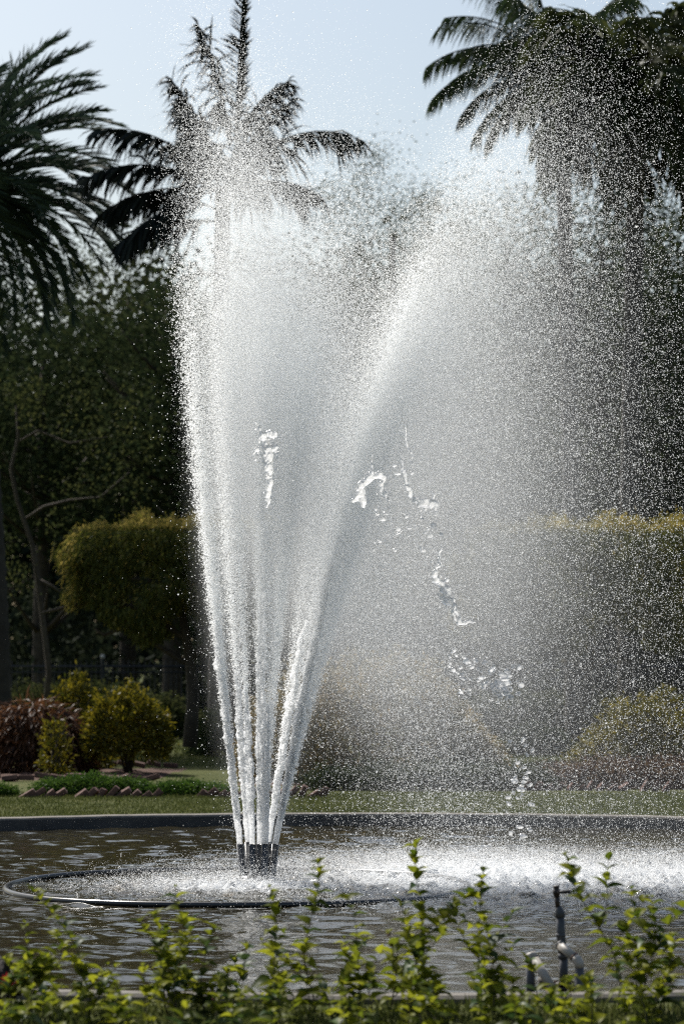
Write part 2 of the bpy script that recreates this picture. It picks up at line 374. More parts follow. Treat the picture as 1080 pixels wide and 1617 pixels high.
TR = [ # px, py_top, Y, width, mat, leaf, n_cl, cf, label
 (205, 350, 72, 4.6, M_tree2, .1, 380, .62, 'feathery green tree seen between the date palm and the spray plume'),
 (70, 470, 66, 4.8, M_tree, .16, 230, .62, 'dark broadleaf tree below the fronds of the date palm'),
 (275, 430, 64, 4.2, M_tree, .15, 220, .7, 'deep green tree against the left edge of the spray plume'),
 (430, 345, 78, 5.4, M_tree, .2, 230, .7, 'tall dark tree hidden behind the middle of the spray'),
 (620, 235, 70, 4.6, M_tree2, .075, 330, .42, 'sparse feathery treetop rising behind the gap between the two plumes'),
 (690, 275, 76, 5.0, M_tree2, .08, 420, .55, 'light feathery tree left of the coconut palm, veiled by spray'),
 (800, 250, 74, 5.0, M_tree2, .11, 420, .75, 'rounded dark tree under the drooping coconut fronds'),
 (950, 250, 70, 5.2, M_tree, .16, 460, .8, 'broad dark tree behind the palm at the right side'),
 (1100, 325, 66, 4.4, M_tree, .18, 240, .75, 'dense tree cut by the right edge of the frame'),
 (545, 420, 68, 4.6, M_tree, .18, 220, .7, 'dark tree behind the centre of the falling spray'),
 (-60, 330, 74, 5.4, M_tree, .2, 240, .75, 'dense tree behind the date palm at the left edge'),
 (740, 520, 63, 4.4, M_tree, .15, 200, .75, 'shorter dark tree behind the clipped canopy at the right'),
 (380, 560, 62, 4.2, M_tree, .15, 200, .75, 'shorter dark tree behind the clipped canopy at the left'),
]
for i, (px, pt, Y_, wd, mt, lf, nc, cf, lb) in enumerate(TR):
    tree('broadleaf_tree', px, pt, Y_, wd, lb, mat=mt, leaf=lf, n_cl=nc, per=46, crown_frac=cf, group='trees behind the railing', seed=40 + i, cl=.42 if lf > .12 else .3)

# slender curved tree in front of the woods, left
root = empty('bare_curved_tree', (gx(20, 56), 56, 0), 'slender bent tree with a bare dark stem curving right below the date palm', 'tree')
def pxpath(pts, Y_, base): return [P(x_, y_, Y_) - Vector(base) for x_, y_ in pts]
B0 = (gx(20, 56), 56, 0)
MB().tube(pxpath([(70, 1160), (78, 1060), (66, 960), (60, 915), (52, 860), (28, 790), (18, 740), (30, 690), (26, 640)], 56, B0), [.07, .06, .055, .05, .045, .04, .035, .03, .02], 8).build('trunk', M_bark, root)
MB().tube(pxpath([(60, 915), (82, 925), (110, 945)], 56, B0), [.04, .03, .015], 7).build('branch', M_bark, root)
MB().tube(pxpath([(40, 820), (70, 800), (110, 790), (160, 785), (205, 745)], 56, B0), [.03, .03, .025, .02, .01], 7).build('branch', M_bark, root)
MB().tube(pxpath([(26, 700), (60, 680), (110, 700), (170, 690)], 56, B0), [.025, .02, .02, .01], 7).build('branch', M_bark, root)
r = np.random.default_rng(5); C = np.array([tuple(v) for v in pxpath([(x_ + r.normal() * 18, y_ + r.normal() * 22) for x_, y_ in [(20, 640), (60, 660), (110, 690), (170, 690), (200, 745), (150, 780), (95, 790), (10, 900), (15, 930), (60, 620), (130, 640), (200, 650), (230, 700)] * 4], 56, B0)])
Q = C.repeat(26, 0) + r.normal(size=(len(C) * 26, 3)) * .2
link('crown', mesh('crown', *leaves(Q, r.normal(size=Q.shape), .09, .05, r=r)), M_tree2, root)

# ------------------------------------------------------------------ palms
def frond(base, az, e0, L, bend, n_lf, ll, lw, kind, r, sag=.0, twist=0.0):
    "rachis + leaflets, one mesh pair; returns (rachis V,F), (leaflets V,F)"
    N = 14; pts = [np.array(base, float)]; tans = []
    for k in range(N):
        s = k / N; e = e0 - bend * s ** 1.25; aa = az + twist * s
        t = np.array([math.cos(aa) * math.cos(e), math.sin(aa) * math.cos(e), math.sin(e)]); tans.append(t); pts.append(pts[-1] + t * L / N)
    tans.append(tans[-1]); pts = np.array(pts); tans = np.array(tans)
    rv, rf = tube([Vector(p) for p in pts], [.03 * L / 3 * (1 - .85 * k / N) + .004 for k in range(N + 1)], 5)
    s = np.sort(r.uniform(.12, 1, n_lf)); s = np.clip(np.round(s * 11) / 11 + r.normal(size=n_lf) * .014 + .01 * np.sin(az * 9), .1, .995) if kind == 'hang' else s; idx = s * N; i0 = np.minimum(idx.astype(int), N - 1); f = (idx - i0)[:, None]
    p = pts[i0] * (1 - f) + pts[i0 + 1] * f; t = tans[i0]
    up = np.array([0, 0, 1.0]); sd = unit(np.cross(t, up)); nn = np.cross(sd, t)
    sg = np.where(np.arange(n_lf) % 2, 1, -1)[:, None]
    if kind == 'feather':
        d = sd * sg * .8 + t * (.55 + .5 * s[:, None]) + nn * .35 + r.normal(size=p.shape) * .1; g = .35 + sag
    elif kind == 'coco':
        d = sd * sg * .6 + t * .45 - up * .35 + r.normal(size=p.shape) * .1; g = 1.5 + sag
    elif kind == 'hang':
        d = sd * sg * .3 + t * .5 + r.normal(size=p.shape) * .25 - up * .2; g = 2.0 + sag
    elif kind == 'broad':
        d = sd * sg * .55 + t * .6 + r.normal(size=p.shape) * .18; g = .95 + sag
    d = unit(d); ll = ll * (r.uniform(.55, 1.2, 13)[np.round(s * 11).astype(int)] if kind == 'hang' else 1); ln = (ll * (.35 + .65 * np.sin(np.pi * (s * .78 + .12))) * r.uniform(.75, 1.15, n_lf))[:, None]
    prev = p; cur = d; side = unit(np.cross(d, t + r.normal(size=t.shape) * .25)); rows = []
    ws = [.55, 1, .75, .05]
    for q in range(4):
        rows.append((prev + side * lw * ws[q] / 2, prev - side * lw * ws[q] / 2))
        cur = unit(cur - up * g / 4); prev = prev + cur * ln / 3
    V = np.stack([x_ for a_, b_ in rows for x_ in (a_, b_)], 1).reshape(-1, 3)
    k = np.arange(n_lf)[:, None] * 8
    F = np.concatenate([k + np.array([2 * q, 2 * q + 1, 2 * q + 3, 2 * q + 2]) for q in range(3)])
    return (rv, rf), (V, F)
def palm(name, label, px, py, Y_, trunk_r, specs, mat, seed, trunk_px=None, spear=None, group=None, rings=True):
    r = np.random.default_rng(seed); c = P(px, py, Y_); bx = gx(trunk_px if trunk_px is not None else px, Y_)
    root = empty(name, (bx, Y_, 0), label, 'palm', group)
    off = np.array([c.x - bx, 0, c.z])
    n = 60; V = []
    pts = []; rad = []
    for k in range(n + 1):
        s = k / n; pts.append((off[0] * s ** 1.6, 0, off[2] * s)); rad.append(trunk_r * (1.1 - .25 * s) * (1 + (.07 if k % 2 else -.03)))
    tv, tf = tube(pts, rad, 14); MB().add(tv, tf).build('trunk', M_palmbark, root)
    for sp in specs:
        az, e0, L, bend, nl, ll, lw, kind = sp[:8]
        (rv, rf), (lv, lf) = frond(off + np.array([math.cos(az) * trunk_r * .6, math.sin(az) * trunk_r * .6, 0]), az, e0, L, bend, nl, ll, lw, kind, r, *(sp[8:]))
        me = mesh('frond', np.concatenate([np.array([tuple(v) for v in rv]), lv]),
                  [tuple(f) for f in rf] + [tuple(int(q) + len(rv) for q in f) for f in lf])
        link('frond', me, mat, root)
    return root
def A(deg): return R(deg)
rr = random.Random(3)
# date palm at the left edge: crown centre just outside the frame
sp = []
for i in range(84):
    az = A(i * 137.5); ring_ = i / 84
    e0 = A(84 - 132 * ring_ + rr.uniform(-5, 5)); sp.append((az, e0, rr.uniform(2.9, 3.5), A(48 + 28 * (1 - abs(ring_ - .4))), 130, .6, .032, 'feather'))
for (az, e, L) in ((3, 74, 3.5), (-15, 50, 3.0), (8, 30, 2.9), (-8, 60, 3.1), (12, 82, 3.5), (-5, 12, 2.9), (15, 5, 2.8), (5, -15, 2.8), (-10, -30, 2.8)):
    sp.append((A(az), A(e), L, A(55), 150, .6, .032, 'feather'))
palm('date_palm', 'tall date palm with grey-green feather fronds arching in from the left edge', -62, 300, 52, .27, sp, M_palm, 1, trunk_px=-4)
# palm with hanging leaves above the left plume
sp = []
T = [ # az deg (0 = right, 180 = left), e0, L, bend
 (178, 54, 2.5, 66, 0), (172, 80, 2.3, 34, 0), (185, 30, 2.4, 62, 0), (176, 8, 2.1, 45, 0), (190, -18, 2.0, 30, 0), (4, 56, 2.7, 82, 0), (-8, 72, 2.0, 45, 0), (8, 22, 1.7, 60, 0),
 (120, 60, 2.0, 60, 0), (250, 60, 2.0, 60, 0), (300, 45, 1.9, 60, 0), (70, 35, 1.9, 60, 0)]
for az, e, L, bd, _ in T: sp.append((A(az), A(e), L, A(bd), 170, .85, .075, 'hang'))
pr = palm('hanging_palm', 'dark palm with limp hanging leaflets and an upright spear behind the left plume', 352, 300, 50, .16, sp, M_dark, 2, trunk_px=345)
# second tier below, drooping to the left
r = np.random.default_rng(9)
bx = gx(345, 50)
for az, e, L, bd, zpx, xpx in ((176, 25, 2.0, 60, 330, 340), (190, 5, 1.9, 50, 350, 340), (165, 84, 2.3, 22, 230, 362), (60, 88, 3.0, 6, 260, 372), (20, 74, 1.7, 50, 240, 372)):
    kd = 'feather' if L > 2.9 else 'hang'
    b_ = P(xpx, zpx, 50); (rv, rf), (lv, lf) = frond((b_.x - bx, 0, b_.z), A(az), A(e), L, A(bd), 170, .42 if kd == 'feather' else .78, .06, kd, r)
    me = mesh('frond', np.concatenate([np.array([tuple(v) for v in rv]), lv]), [tuple(f) for f in rf] + [tuple(int(q) + len(rv) for q in f) for f in lf]); link('frond', me, M_dark, pr)
# coconut palm, upper right
sp = []
for (az, e, L, bd) in ((178, 38, 2.3, 82), (183, 18, 2.2, 72), (172, 58, 2.2, 72), (186, 74, 2.3, 48), (160, 84, 2.3, 30), (20, 70, 2.2, 50), (0, 40, 2.2, 70),
                       (120, 50, 2.4, 70), (240, 50, 2.4, 70), (60, 55, 2.4, 70), (300, 50, 2.4, 70), (200, 0, 1.9, 60), (150, -5, 1.8, 60), (215, 30, 2.2, 70), (145, 30, 2.2, 70),
                       (90, 15, 2.2, 60), (270, 15, 2.2, 60), (330, 10, 2.2, 60), (30, 5, 2.2, 60), (176, -25, 1.6, 45), (250, -20, 1.6, 45), (170, 70, 2.3, 60), (195, 48, 2.3, 75)):
    sp.append((A(az + rr.uniform(-4, 4)), A(e), L * 1.16, A(bd), 190, .68, .035, 'coco'))
palm('coconut_palm', 'coconut palm with arched fronds reaching left above the right plume', 885, 120, 53, .15, sp, M_coco, 4, trunk_px=905)
# broad-leaved palm, far upper right
sp = []
for i in range(25):
    az = A(i * 137.5 + 20); sp.append((az, A(78 - 105 * i / 25 + rr.uniform(-6, 6)), rr.uniform(1.9, 2.5), A(80), 90, .9, .11, 'broad', .5))
for i in range(9): sp.append((A(i * 137.5), A(-12 - 45 * i / 9), 2.3, A(35), 80, .9, .11, 'broad', .5))
for az, e in ((180, 55), (185, 20), (178, -5), (3, 50), (-4, 20), (5, -5), (182, 75)):
    sp.append((A(az), A(e), 2.2, A(80), 90, .9, .11, 'broad', .5))
palm('broadleaf_palm', 'heavy dark palm with broad drooping leaflets at the upper right corner', 1008, 140, 50, .17, sp, M_fan, 5, trunk_px=990)

# ------------------------------------------------------------------ railing and hedge in front of the woods
FY = 62.0
root = empty('iron_railing', (0, FY, 0), 'black iron railing with spiked top running behind the beds', 'railing')
x0, x1 = -9.0, 9.0; ztop = 1.52
for z_, h_ in ((1.43, .05), (.22, .05), (1.30, .03)):
    mb = MB(); mb.tube([(x0, 0, z_), (x1, 0, z_)], h_ / 2, 4); mb.build('rail', M_iron, root, sm=False)
post0 = gx(163, FY)
for k in range(-3, 6):
    px_ = post0 + k * 2.6 - (0 if k <= 0 else 0)
    if not x0 < px_ < x1: continue
    p_ = MB().tube([(px_, 0, 0), (px_, 0, 1.6)], .05, 4).build('post', M_iron, root, sm=False)
    f_ = MB().tube([(px_, 0, 1.6), (px_, 0, 1.62), (px_, 0, 1.67), (px_, 0, 1.7)], [.03, .055, .05, .01], 8).build('finial', M_finial, p_)
mb = MB(); xx = x0
while xx < x1:
    mb.tube([(xx, .03, .1), (xx, .03, 1.5), (xx, .03, 1.56)], [.011, .011, .002], 4); xx += .115
o = mb.build('pickets', M_iron, root, sm=False); o['kind'] = 'stuff'
def bush(name, px0, px1, pt, Y_, label, mat, leaf, n, lw, depth=None, flat=.5, cat='bush', seed=0, kind=None, skirt=0, cl=.06, stems=True, zb=0.0, group=None, prof=None):
    "shrub filling the given outline; leaves gathered on twigs near the surface"
    r = np.random.default_rng(seed); xa, xb = gx(px0, Y_), gx(px1, Y_); H = P(px0, pt, Y_).z
    hw = (xb - xa) / 2; cx = (xa + xb) / 2; dp = depth or hw * .8
    root = empty(name, (cx, Y_, 0), label, cat, group) if kind is None else None
    u = r.uniform(-1, 1, (n * 3, 3)); u[:, 2] = r.random(n * 3)
    rad = (np.abs(u[:, 0]) ** 2.6 + np.abs(u[:, 1]) ** 2.4 + u[:, 2] ** 2.6)
    u = u[(rad < 1) & ((rad > .5) | (r.random(n * 3) < .2))][:n]
    per = 14; C = u * np.array([hw, dp, 1.0]); hh = (H - zb) * (1 if prof is None else prof(u[:, 0]))
    lump = 1 + .17 * np.sin(C[:, 0] * 9 + seed) * np.sin(C[:, 1] * 7 + 1) + .09 * np.sin(C[:, 0] * 23 + C[:, 1] * 11)
    C[:, 2] = zb + C[:, 2] * hh * lump * .95
    Q = C.repeat(per, 0) + r.normal(size=(len(C) * per, 3)) * cl
    out = Q.copy(); out[:, 2] -= H * .35; D = unit(out) * .7 + r.normal(size=Q.shape) * .6 + np.array([0, 0, .35])
    V, F = leaves(Q, D, leaf * r.uniform(.6, 1.2, len(Q)), lw, r=r, droop=.15)
    V[:, 2] = np.maximum(V[:, 2], .01)
    if kind: 
        return tag(link(name, mesh(name, V, F), mat, None, (cx, Y_, 0)), label, cat, kind=kind)
    link('foliage', mesh('foliage', V, F), mat, root)
    if stems:
        mb = MB()
        for i in range(9):
            a_ = r.uniform(0, 6.28); q = r.uniform(.2, .8)
            mb.tube([(math.cos(a_) * .04, math.sin(a_) * .04, 0), (math.cos(a_) * hw * q * .5, math.sin(a_) * dp * q * .5, H * .4), (math.cos(a_) * hw * q, math.sin(a_) * dp * q, H * .8)], [.018, .014, .006], 6)
        mb.build('stems', M_bark, root)
    return root
bush('clipped_hedge', -120, 330, 1088, 57, 'low green clipped hedge along the foot of the black railing', M_tree2, .09, 1500, .05, depth=.5, seed=21, cat='hedge', cl=.08)
bush('clipped_hedge', 640, 1250, 1098, 57, 'low green hedge behind the beds at the right, dulled by spray', M_tree2, .09, 1700, .05, depth=.5, seed=22, cat='hedge', cl=.08)

# topiary: clipped flat canopies on bent limbs
def topiary(px0, px1, pt, pb, Y_, label, seed, limbs):
    r = np.random.default_rng(seed); xa, xb = gx(px0, Y_), gx(px1, Y_); zt = P(px0, pt, Y_).z; zb = P(px0, pb, Y_).z
    hw = (xb - xa) / 2; cx = (xa + xb) / 2; root = empty('clipped_canopy_tree', (cx, Y_, 0), label, 'tree', 'trees clipped into flat canopies')
    N = 3400; u = r.uniform(-1, 1, (N * 4, 3)); q = np.abs(u[:, 0]) ** 3.6 + np.abs(u[:, 1]) ** 3 + np.abs(u[:, 2]) ** 4
    u = u[(q < 1) & ((q > .4) | (r.random(N * 4) < .12))][:N]
    H2 = (zt - zb) / 2; C = u * np.array([hw, 1.25, H2]); C[:, 2] += zb + H2
    C[:, 2] += (.06 * np.sin(C[:, 0] * 6 + seed) + .04 * np.sin(C[:, 0] * 17)) * (u[:, 2] > 0) + .19 * np.sin(C[:, 0] * 4.1 + 1) * (u[:, 2] < 0) * 1.5
    C[:, 0] += .12 * np.sin(C[:, 2] * 7.5 + seed) + .05 * np.sin(C[:, 2] * 19)
    gap = np.sin(C[:, 0] * 5.3 + seed) * np.sin(C[:, 2] * 8.1) + .6 * np.sin(C[:, 0] * 11 + C[:, 2] * 4); C = C[(gap < .75) | (u[:, 2] > .6)]
    Q = C.repeat(16, 0) + r.normal(size=(len(C) * 16, 3)) * .055
    D = r.normal(size=Q.shape) * .45 + np.array([0, 0, -.85]); D += unit(Q - np.array([0, 0, zb + H2])) * .5
    topm = (Q[:, 2] > zt - .18)[:, None]; D = np.where(topm, D + np.array([0, 0, 1.3]), D)
    lit_tips = (Q[:, 2] > zt - .16) | ((np.abs(Q[:, 0]) > hw - .3) & (r.random(len(Q)) < .5)) | (r.random(len(Q)) < .07)  # sunlit rim put into leaf colour: top layer and ends, plus stray new shoots
    link('canopy', mesh('canopy', *leaves(Q[~lit_tips], D[~lit_tips], .085 * r.uniform(.6, 1.3, (~lit_tips).sum()), .026, r=r, droop=.2)), M_topi, root)
    link('lit_young_shoots', mesh('lit_young_shoots', *leaves(Q[lit_tips], D[lit_tips], .085 * r.uniform(.6, 1.3, lit_tips.sum()), .026, r=r, droop=.2)), M_topitip, root)
    mb = MB(); B = (cx, Y_, 0)
    for li, (pts, rad) in enumerate(limbs): MB().tube(pxpath(pts, Y_, B), [rad * (1 - .6 * k / (len(pts) - 1)) for k in range(len(pts))], 8).build('limb' if li else 'trunk', M_bark, root)
    return root
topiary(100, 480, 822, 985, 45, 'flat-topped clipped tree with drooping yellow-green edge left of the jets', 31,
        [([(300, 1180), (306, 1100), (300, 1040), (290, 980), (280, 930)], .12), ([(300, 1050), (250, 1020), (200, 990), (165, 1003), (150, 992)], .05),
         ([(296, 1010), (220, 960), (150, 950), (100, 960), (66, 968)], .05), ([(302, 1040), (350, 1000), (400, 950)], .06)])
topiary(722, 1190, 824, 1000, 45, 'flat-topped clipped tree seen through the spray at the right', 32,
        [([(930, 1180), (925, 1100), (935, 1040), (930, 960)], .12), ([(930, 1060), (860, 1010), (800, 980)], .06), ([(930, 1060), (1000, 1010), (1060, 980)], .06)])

# ------------------------------------------------------------------ planting beds
bush('yellow_croton', 62, 172, 1076, 41.5, 'yellow-green croton standing behind the bronze spiky bush', M_croton, .1, 420, .035, seed=1, cl=.045)
bush('yellow_croton', 135, 272, 1092, 39.6, 'rounded yellow croton bush right of the bronze spiky bush', M_croton, .085, 620, .032, seed=2, cl=.045, zb=.25)
bush('yellow_croton', 66, 110, 1132, 38.0, 'small pale croton sprig in front of the bronze spiky bush', M_croton, .085, 60, .03, seed=3, cl=.05)
# bronze strap-leaf bush
r = np.random.default_rng(17); Yb = 39.8; cx = gx(55, Yb)
root = empty('bronze_bush', (cx, Yb, 0), 'brown-red bush of long arching strap leaves at the left edge', 'bush')
parts = []
for i in range(5200):
    a_ = r.uniform(0, 6.28); q = math.sqrt(r.random()); h = 1.13 * math.sqrt(max(0, 1 - q ** 2.4)) * r.uniform(.35, 1)
    b_ = np.array([math.cos(a_) * q * .78, math.sin(a_) * q * .6, max(.06, h - .1)])
    parts.append((b_, np.array([math.cos(a_) * .8, math.sin(a_) * .7, 0.9 if r.random() < .7 else -.2])))
Pn = np.array([p[0] for p in parts]); D0 = unit(np.array([p[1] for p in parts]) + r.normal(size=Pn.shape) * .5)
prev = Pn; cur = D0; side = unit(np.cross(D0, r.normal(size=D0.shape))); rows = []
for q, ws in enumerate((.6, 1, .8, .1)):
    rows += [prev + side * .013 * ws, prev - side * .013 * ws]; cur = unit(cur - np.array([0, 0, .5])); prev = prev + cur * .085
V = np.stack(rows, 1).reshape(-1, 3); V[:, 2] = np.maximum(V[:, 2], .01); k = np.arange(len(Pn))[:, None] * 8
F = np.concatenate([k + np.array([2 * q, 2 * q + 1, 2 * q + 3, 2 * q + 2]) for q in range(3)])
link('foliage', mesh('foliage', V, F), M_drac, root)
mb = MB()
for i in range(10):
    a_ = i * .63; mb.tube([(math.cos(a_) * .1, math.sin(a_) * .1, 0), (math.cos(a_) * .4, math.sin(a_) * .3, .7)], [.02, .01], 6)
mb.build('stems', M_bark, root)
bush('mound_shrub', 372, 800, 1048, 37.5, 'wide rounded shrub with rusty top behind the middle of the spray', M_mound, .075, 2600, .03, depth=1.0, seed=4, cl=.05,
     prof=lambda u: np.clip(np.where(u > .45, 1 - (u - .45) * 1.0, 1), .3, 1))
bush('yellow_green_shrub', 884, 1150, 1106, 36.8, 'yellow-green rounded shrub at the right behind the spray', M_croton, .075, 1400, .03, depth=.9, seed=6, cl=.05,
     prof=lambda u: np.clip(np.where(u < -.35, 1 - (-u - .35) * .9, 1), .3, 1))
bush('dark_shrub', 300, 470, 1120, 47, 'dark low shrub behind the base of the jets', M_tree, .08, 500, .035, seed=7)
bush('dark_shrub', 790, 900, 1150, 47, 'dark low shrub between the mound and the yellow-green shrub', M_tree, .08, 320, .035, seed=8)
# bed soil (left) and bed soil (right)
def patch(name, px0, px1, Ya, Yb_, mat, label=None, seed=0, h=.05):
    xs_ = np.linspace(0, 1, 60); ys_ = np.linspace(0, 1, 24); V = []; 
    for v_ in ys_:
        for u_ in xs_:
            Yq = Ya + (Yb_ - Ya) * v_; x_ = gx(px0, Ya) + (gx(px1, Ya) - gx(px0, Ya)) * u_
            e = min(1, 6 * min(u_, 1 - u_, v_ * .6, (1 - v_) * .6))
            V.append((x_, Yq + .12 * noise.noise(Vector((x_ * 2, seed, 0))), -.02 + h * e + .035 * noise.noise(Vector((x_ * 5, Yq * 5, seed)))))
    F = [(j * 60 + i, j * 60 + i + 1, (j + 1) * 60 + i + 1, (j + 1) * 60 + i) for j in range(23) for i in range(59)]
    return tag(link(name, smooth(mesh(name, V, F)), mat), kind='structure')
patch('bed_soil', -160, 284, 37.4, 42.0, M_soil, seed=1)
patch('bed_soil', 360, 860, 35.8, 39.2, M_soil, seed=2)
patch('bed_soil', 850, 1300, 35.0, 38.6, M_soil, seed=3)
tag(bush('purple_ground_cover', 830, 1200, 1203, 35.6, 'dull purple ground cover in front of the yellow-green shrub', M_purple, .05, 900, .03, depth=.5, seed=12, kind='stuff', cat='ground cover'))
tag(bush('dark_ground_cover', 470, 880, 1212, 35.0, 'dark low ground cover at the foot of the wide rounded shrub', M_tree, .05, 1000, .03, depth=.4, seed=13, kind='stuff', cat='ground cover'))
# low green border in front of the left bed, in two clumps
bush('border_planting', 52, 240, 1228, 33.6, 'bright green low border plants behind the sawtooth bricks', M_border, .035, 1500, .016, depth=.28, seed=14, kind='stuff', cat='border planting', cl=.03)
bush('border_planting', 228, 372, 1238, 33.5, 'sparser green border plants running up to the jets', M_border, .035, 700, .016, depth=.22, seed=15, kind='stuff', cat='border planting', cl=.03)
bush('border_planting', -40, 30, 1241, 33.3, 'scrap of low green border plants in the left corner of the bed', M_border, .035, 320, .016, depth=.15, seed=16, kind='stuff', cat='border planting', cl=.03)
# brick edging: leaning bricks in a sawtooth row
def brick_mesh(seed, L=.2, W=.095, H=.065):
    r_ = random.Random(seed); V = []
    for x_ in (-L / 2, L / 2):
        for y_ in (-W / 2, W / 2):
            for z_ in (-H / 2, H / 2): V.append((x_ + r_.uniform(-.006, .006), y_ + r_.uniform(-.005, .005), z_ + r_.uniform(-.004, .004)))
    F = [(0, 1, 3, 2), (4, 6, 7, 5), (0, 4, 5, 1), (2, 3, 7, 6), (0, 2, 6, 4), (1, 5, 7, 3)]
    me = mesh('brick', V, F)
    import bmesh
    b_ = bmesh.new(); b_.from_mesh(me); bmesh.ops.bevel(b_, geom=b_.edges[:], offset=.006, segments=1, affect='EDGES'); b_.to_mesh(me); b_.free()
    me.materials.append(M_brick); return me
BR = [brick_mesh(i) for i in range(4)]
def edging(label, px0, px1, Y_, tilt, step, seed, zc=.035, curve=0, mx_=999):
    r_ = random.Random(seed); xa, xb = gx(px0, Y_), gx(px1, Y_); root = empty('brick_edging', ((xa + xb) / 2, Y_, 0), label, 'edging', 'brick edgings of the beds')
    x_ = xa; k = 0
    while x_ < xb:
        if r_.random() < .1: x_ += step * r_.uniform(.8, 1.6); continue
        o = bpy.data.objects.new('brick', BR[r_.randrange(4)]); COL.objects.link(o); o.parent = root
        u_ = (x_ - (xa + xb) / 2) / (xb - xa) * 2
        o.location = (x_ - (xa + xb) / 2, r_.uniform(-.02, .02) + curve * u_ * u_, zc + r_.uniform(-.035, .012)); o.rotation_euler = (r_.uniform(-.25, .25), R(tilt) + r_.uniform(-.3, .3), r_.uniform(-.15, .15))
        x_ += step * r_.uniform(.92, 1.08); k += 1
    return root
edging('sawtooth row of leaning dark bricks along the lawn at the left', -60, 520, 33.05, -45, .125, 1)
edging('flat row of worn red bricks round the back of the left bed', -60, 292, 37.4, 0, .21, 2, zc=.06)
edging('rough red bricks lining the back of the left bed', 100, 292, 41.8, 0, .22, 3, zc=.06)
edging('rough row of bricks in front of the right bed', 830, 1160, 34.6, -45, .13, 4, zc=.03)
mb = MB()

# grass blades where the lawn is close enough to show them
def grass(name, n, xr, yr, h, label, seed, mask=None):
    r = np.random.default_rng(seed); x = r.uniform(*xr, n); y = r.uniform(*yr, n)
    d = np.hypot(x - PC[0], y - PC[1]); ok = d > PR + .18
    if mask: ok &= mask(x, y)
    dens = .5 + .5 * np.sin(x * 3.1 + 1.3 * np.sin(y * 2)) * np.sin(y * 4.3 + x); ok &= r.random(n) < .45 + .55 * dens
    x, y = x[ok], y[ok]; Pn = np.stack([x, y, np.zeros_like(x)], 1); D = r.normal(size=Pn.shape) * .45 + np.array([0, 0, 1])
    V, F = leaves(Pn, D, h * r.uniform(.5, 1.4, len(Pn)), h * .22, r=r)
    return tag(link(name, mesh(name, V, F), M_grass), label, 'grass', kind='stuff')
grass('grass', 90000, (-5, 5), (28.2, 34), .035, 'short sunlit grass between the pond kerb and the beds', 51)
grass('grass', 40000, (-6, 6), (42, 56), .06, 'mown grass behind the beds', 52)
grass('grass', 14000, (-2.6, 2.6), (11.4, 13.15), .06, 'grass at the foot of the lantana row', 53)

# ------------------------------------------------------------------ fountain hardware
RC = (gx(377, 21.15), 21.15); RR = 1.70
V = []; F = []; seg = 160; ks = 12
pts = [(RC[0] + RR * math.cos(t), RC[1] + RR * math.sin(t), WZ + .012 + .006 * math.sin(3 * t)) for t in np.linspace(0, 2 * math.pi, seg, endpoint=False)]
V = []
for i, t in enumerate(np.linspace(0, 2 * math.pi, seg, endpoint=False)):
    for k in range(ks):
        b_ = 2 * math.pi * k / ks; V.append((RC[0] + (RR + .021 * math.cos(b_)) * math.cos(t) - RC[0], (RR + .021 * math.cos(b_)) * math.sin(t), .021 * math.sin(b_) + .006 * math.sin(3 * t)))
F = [(i * ks + k, ((i + 1) % seg) * ks + k, ((i + 1) % seg) * ks + (k + 1) % ks, i * ks + (k + 1) % ks) for i in range(seg) for k in range(ks)]
tag(link('pipe_ring', smooth(mesh('pipe_ring', V, F)), M_ring, None, (RC[0], RC[1], WZ + .014)), 'thin black pipe ring lying in the water round the nozzles', 'pipe ring')
root = empty('fountain_head', (NOZ.x, NY, WZ), 'cluster of dark wet pipe nozzles fanning out of the pond', 'fountain')
nozz = []   # (x px top, x px bottom, dy top)
for xt, xb_, dy in ((379, 388, .02), (392, 396, .10), (399, 402, -.06), (410, 410, .02), (419, 416, -.09), (424, 421, .06), (435, 427, .0)):
    tp = P(xt, 1333 if dy < .05 else 1330, NY + dy); bt = P(xb_, 1388, NY + dy * .5); bt.z = WZ - .1
    o0 = Vector((NOZ.x, NY, WZ)); d = (tp - bt).normalized(); q = [bt - o0, bt.lerp(tp, .35) - o0, bt.lerp(tp, .36) - o0, bt.lerp(tp, .42) - o0, bt.lerp(tp, .43) - o0, tp - o0, tp - o0 - d * .02]
    MB().tube(q, [.027, .027, .033, .033, .0275, .0285, .0215], 16).build('nozzle', M_nozzle, root); nozz.append(tp)
MB().tube([(0, 0, -.25), (0, 0, .0), (0, 0, .035), (0, 0, .05)], [.15, .15, .13, .05], 24).build('manifold', M_nozzle, root)

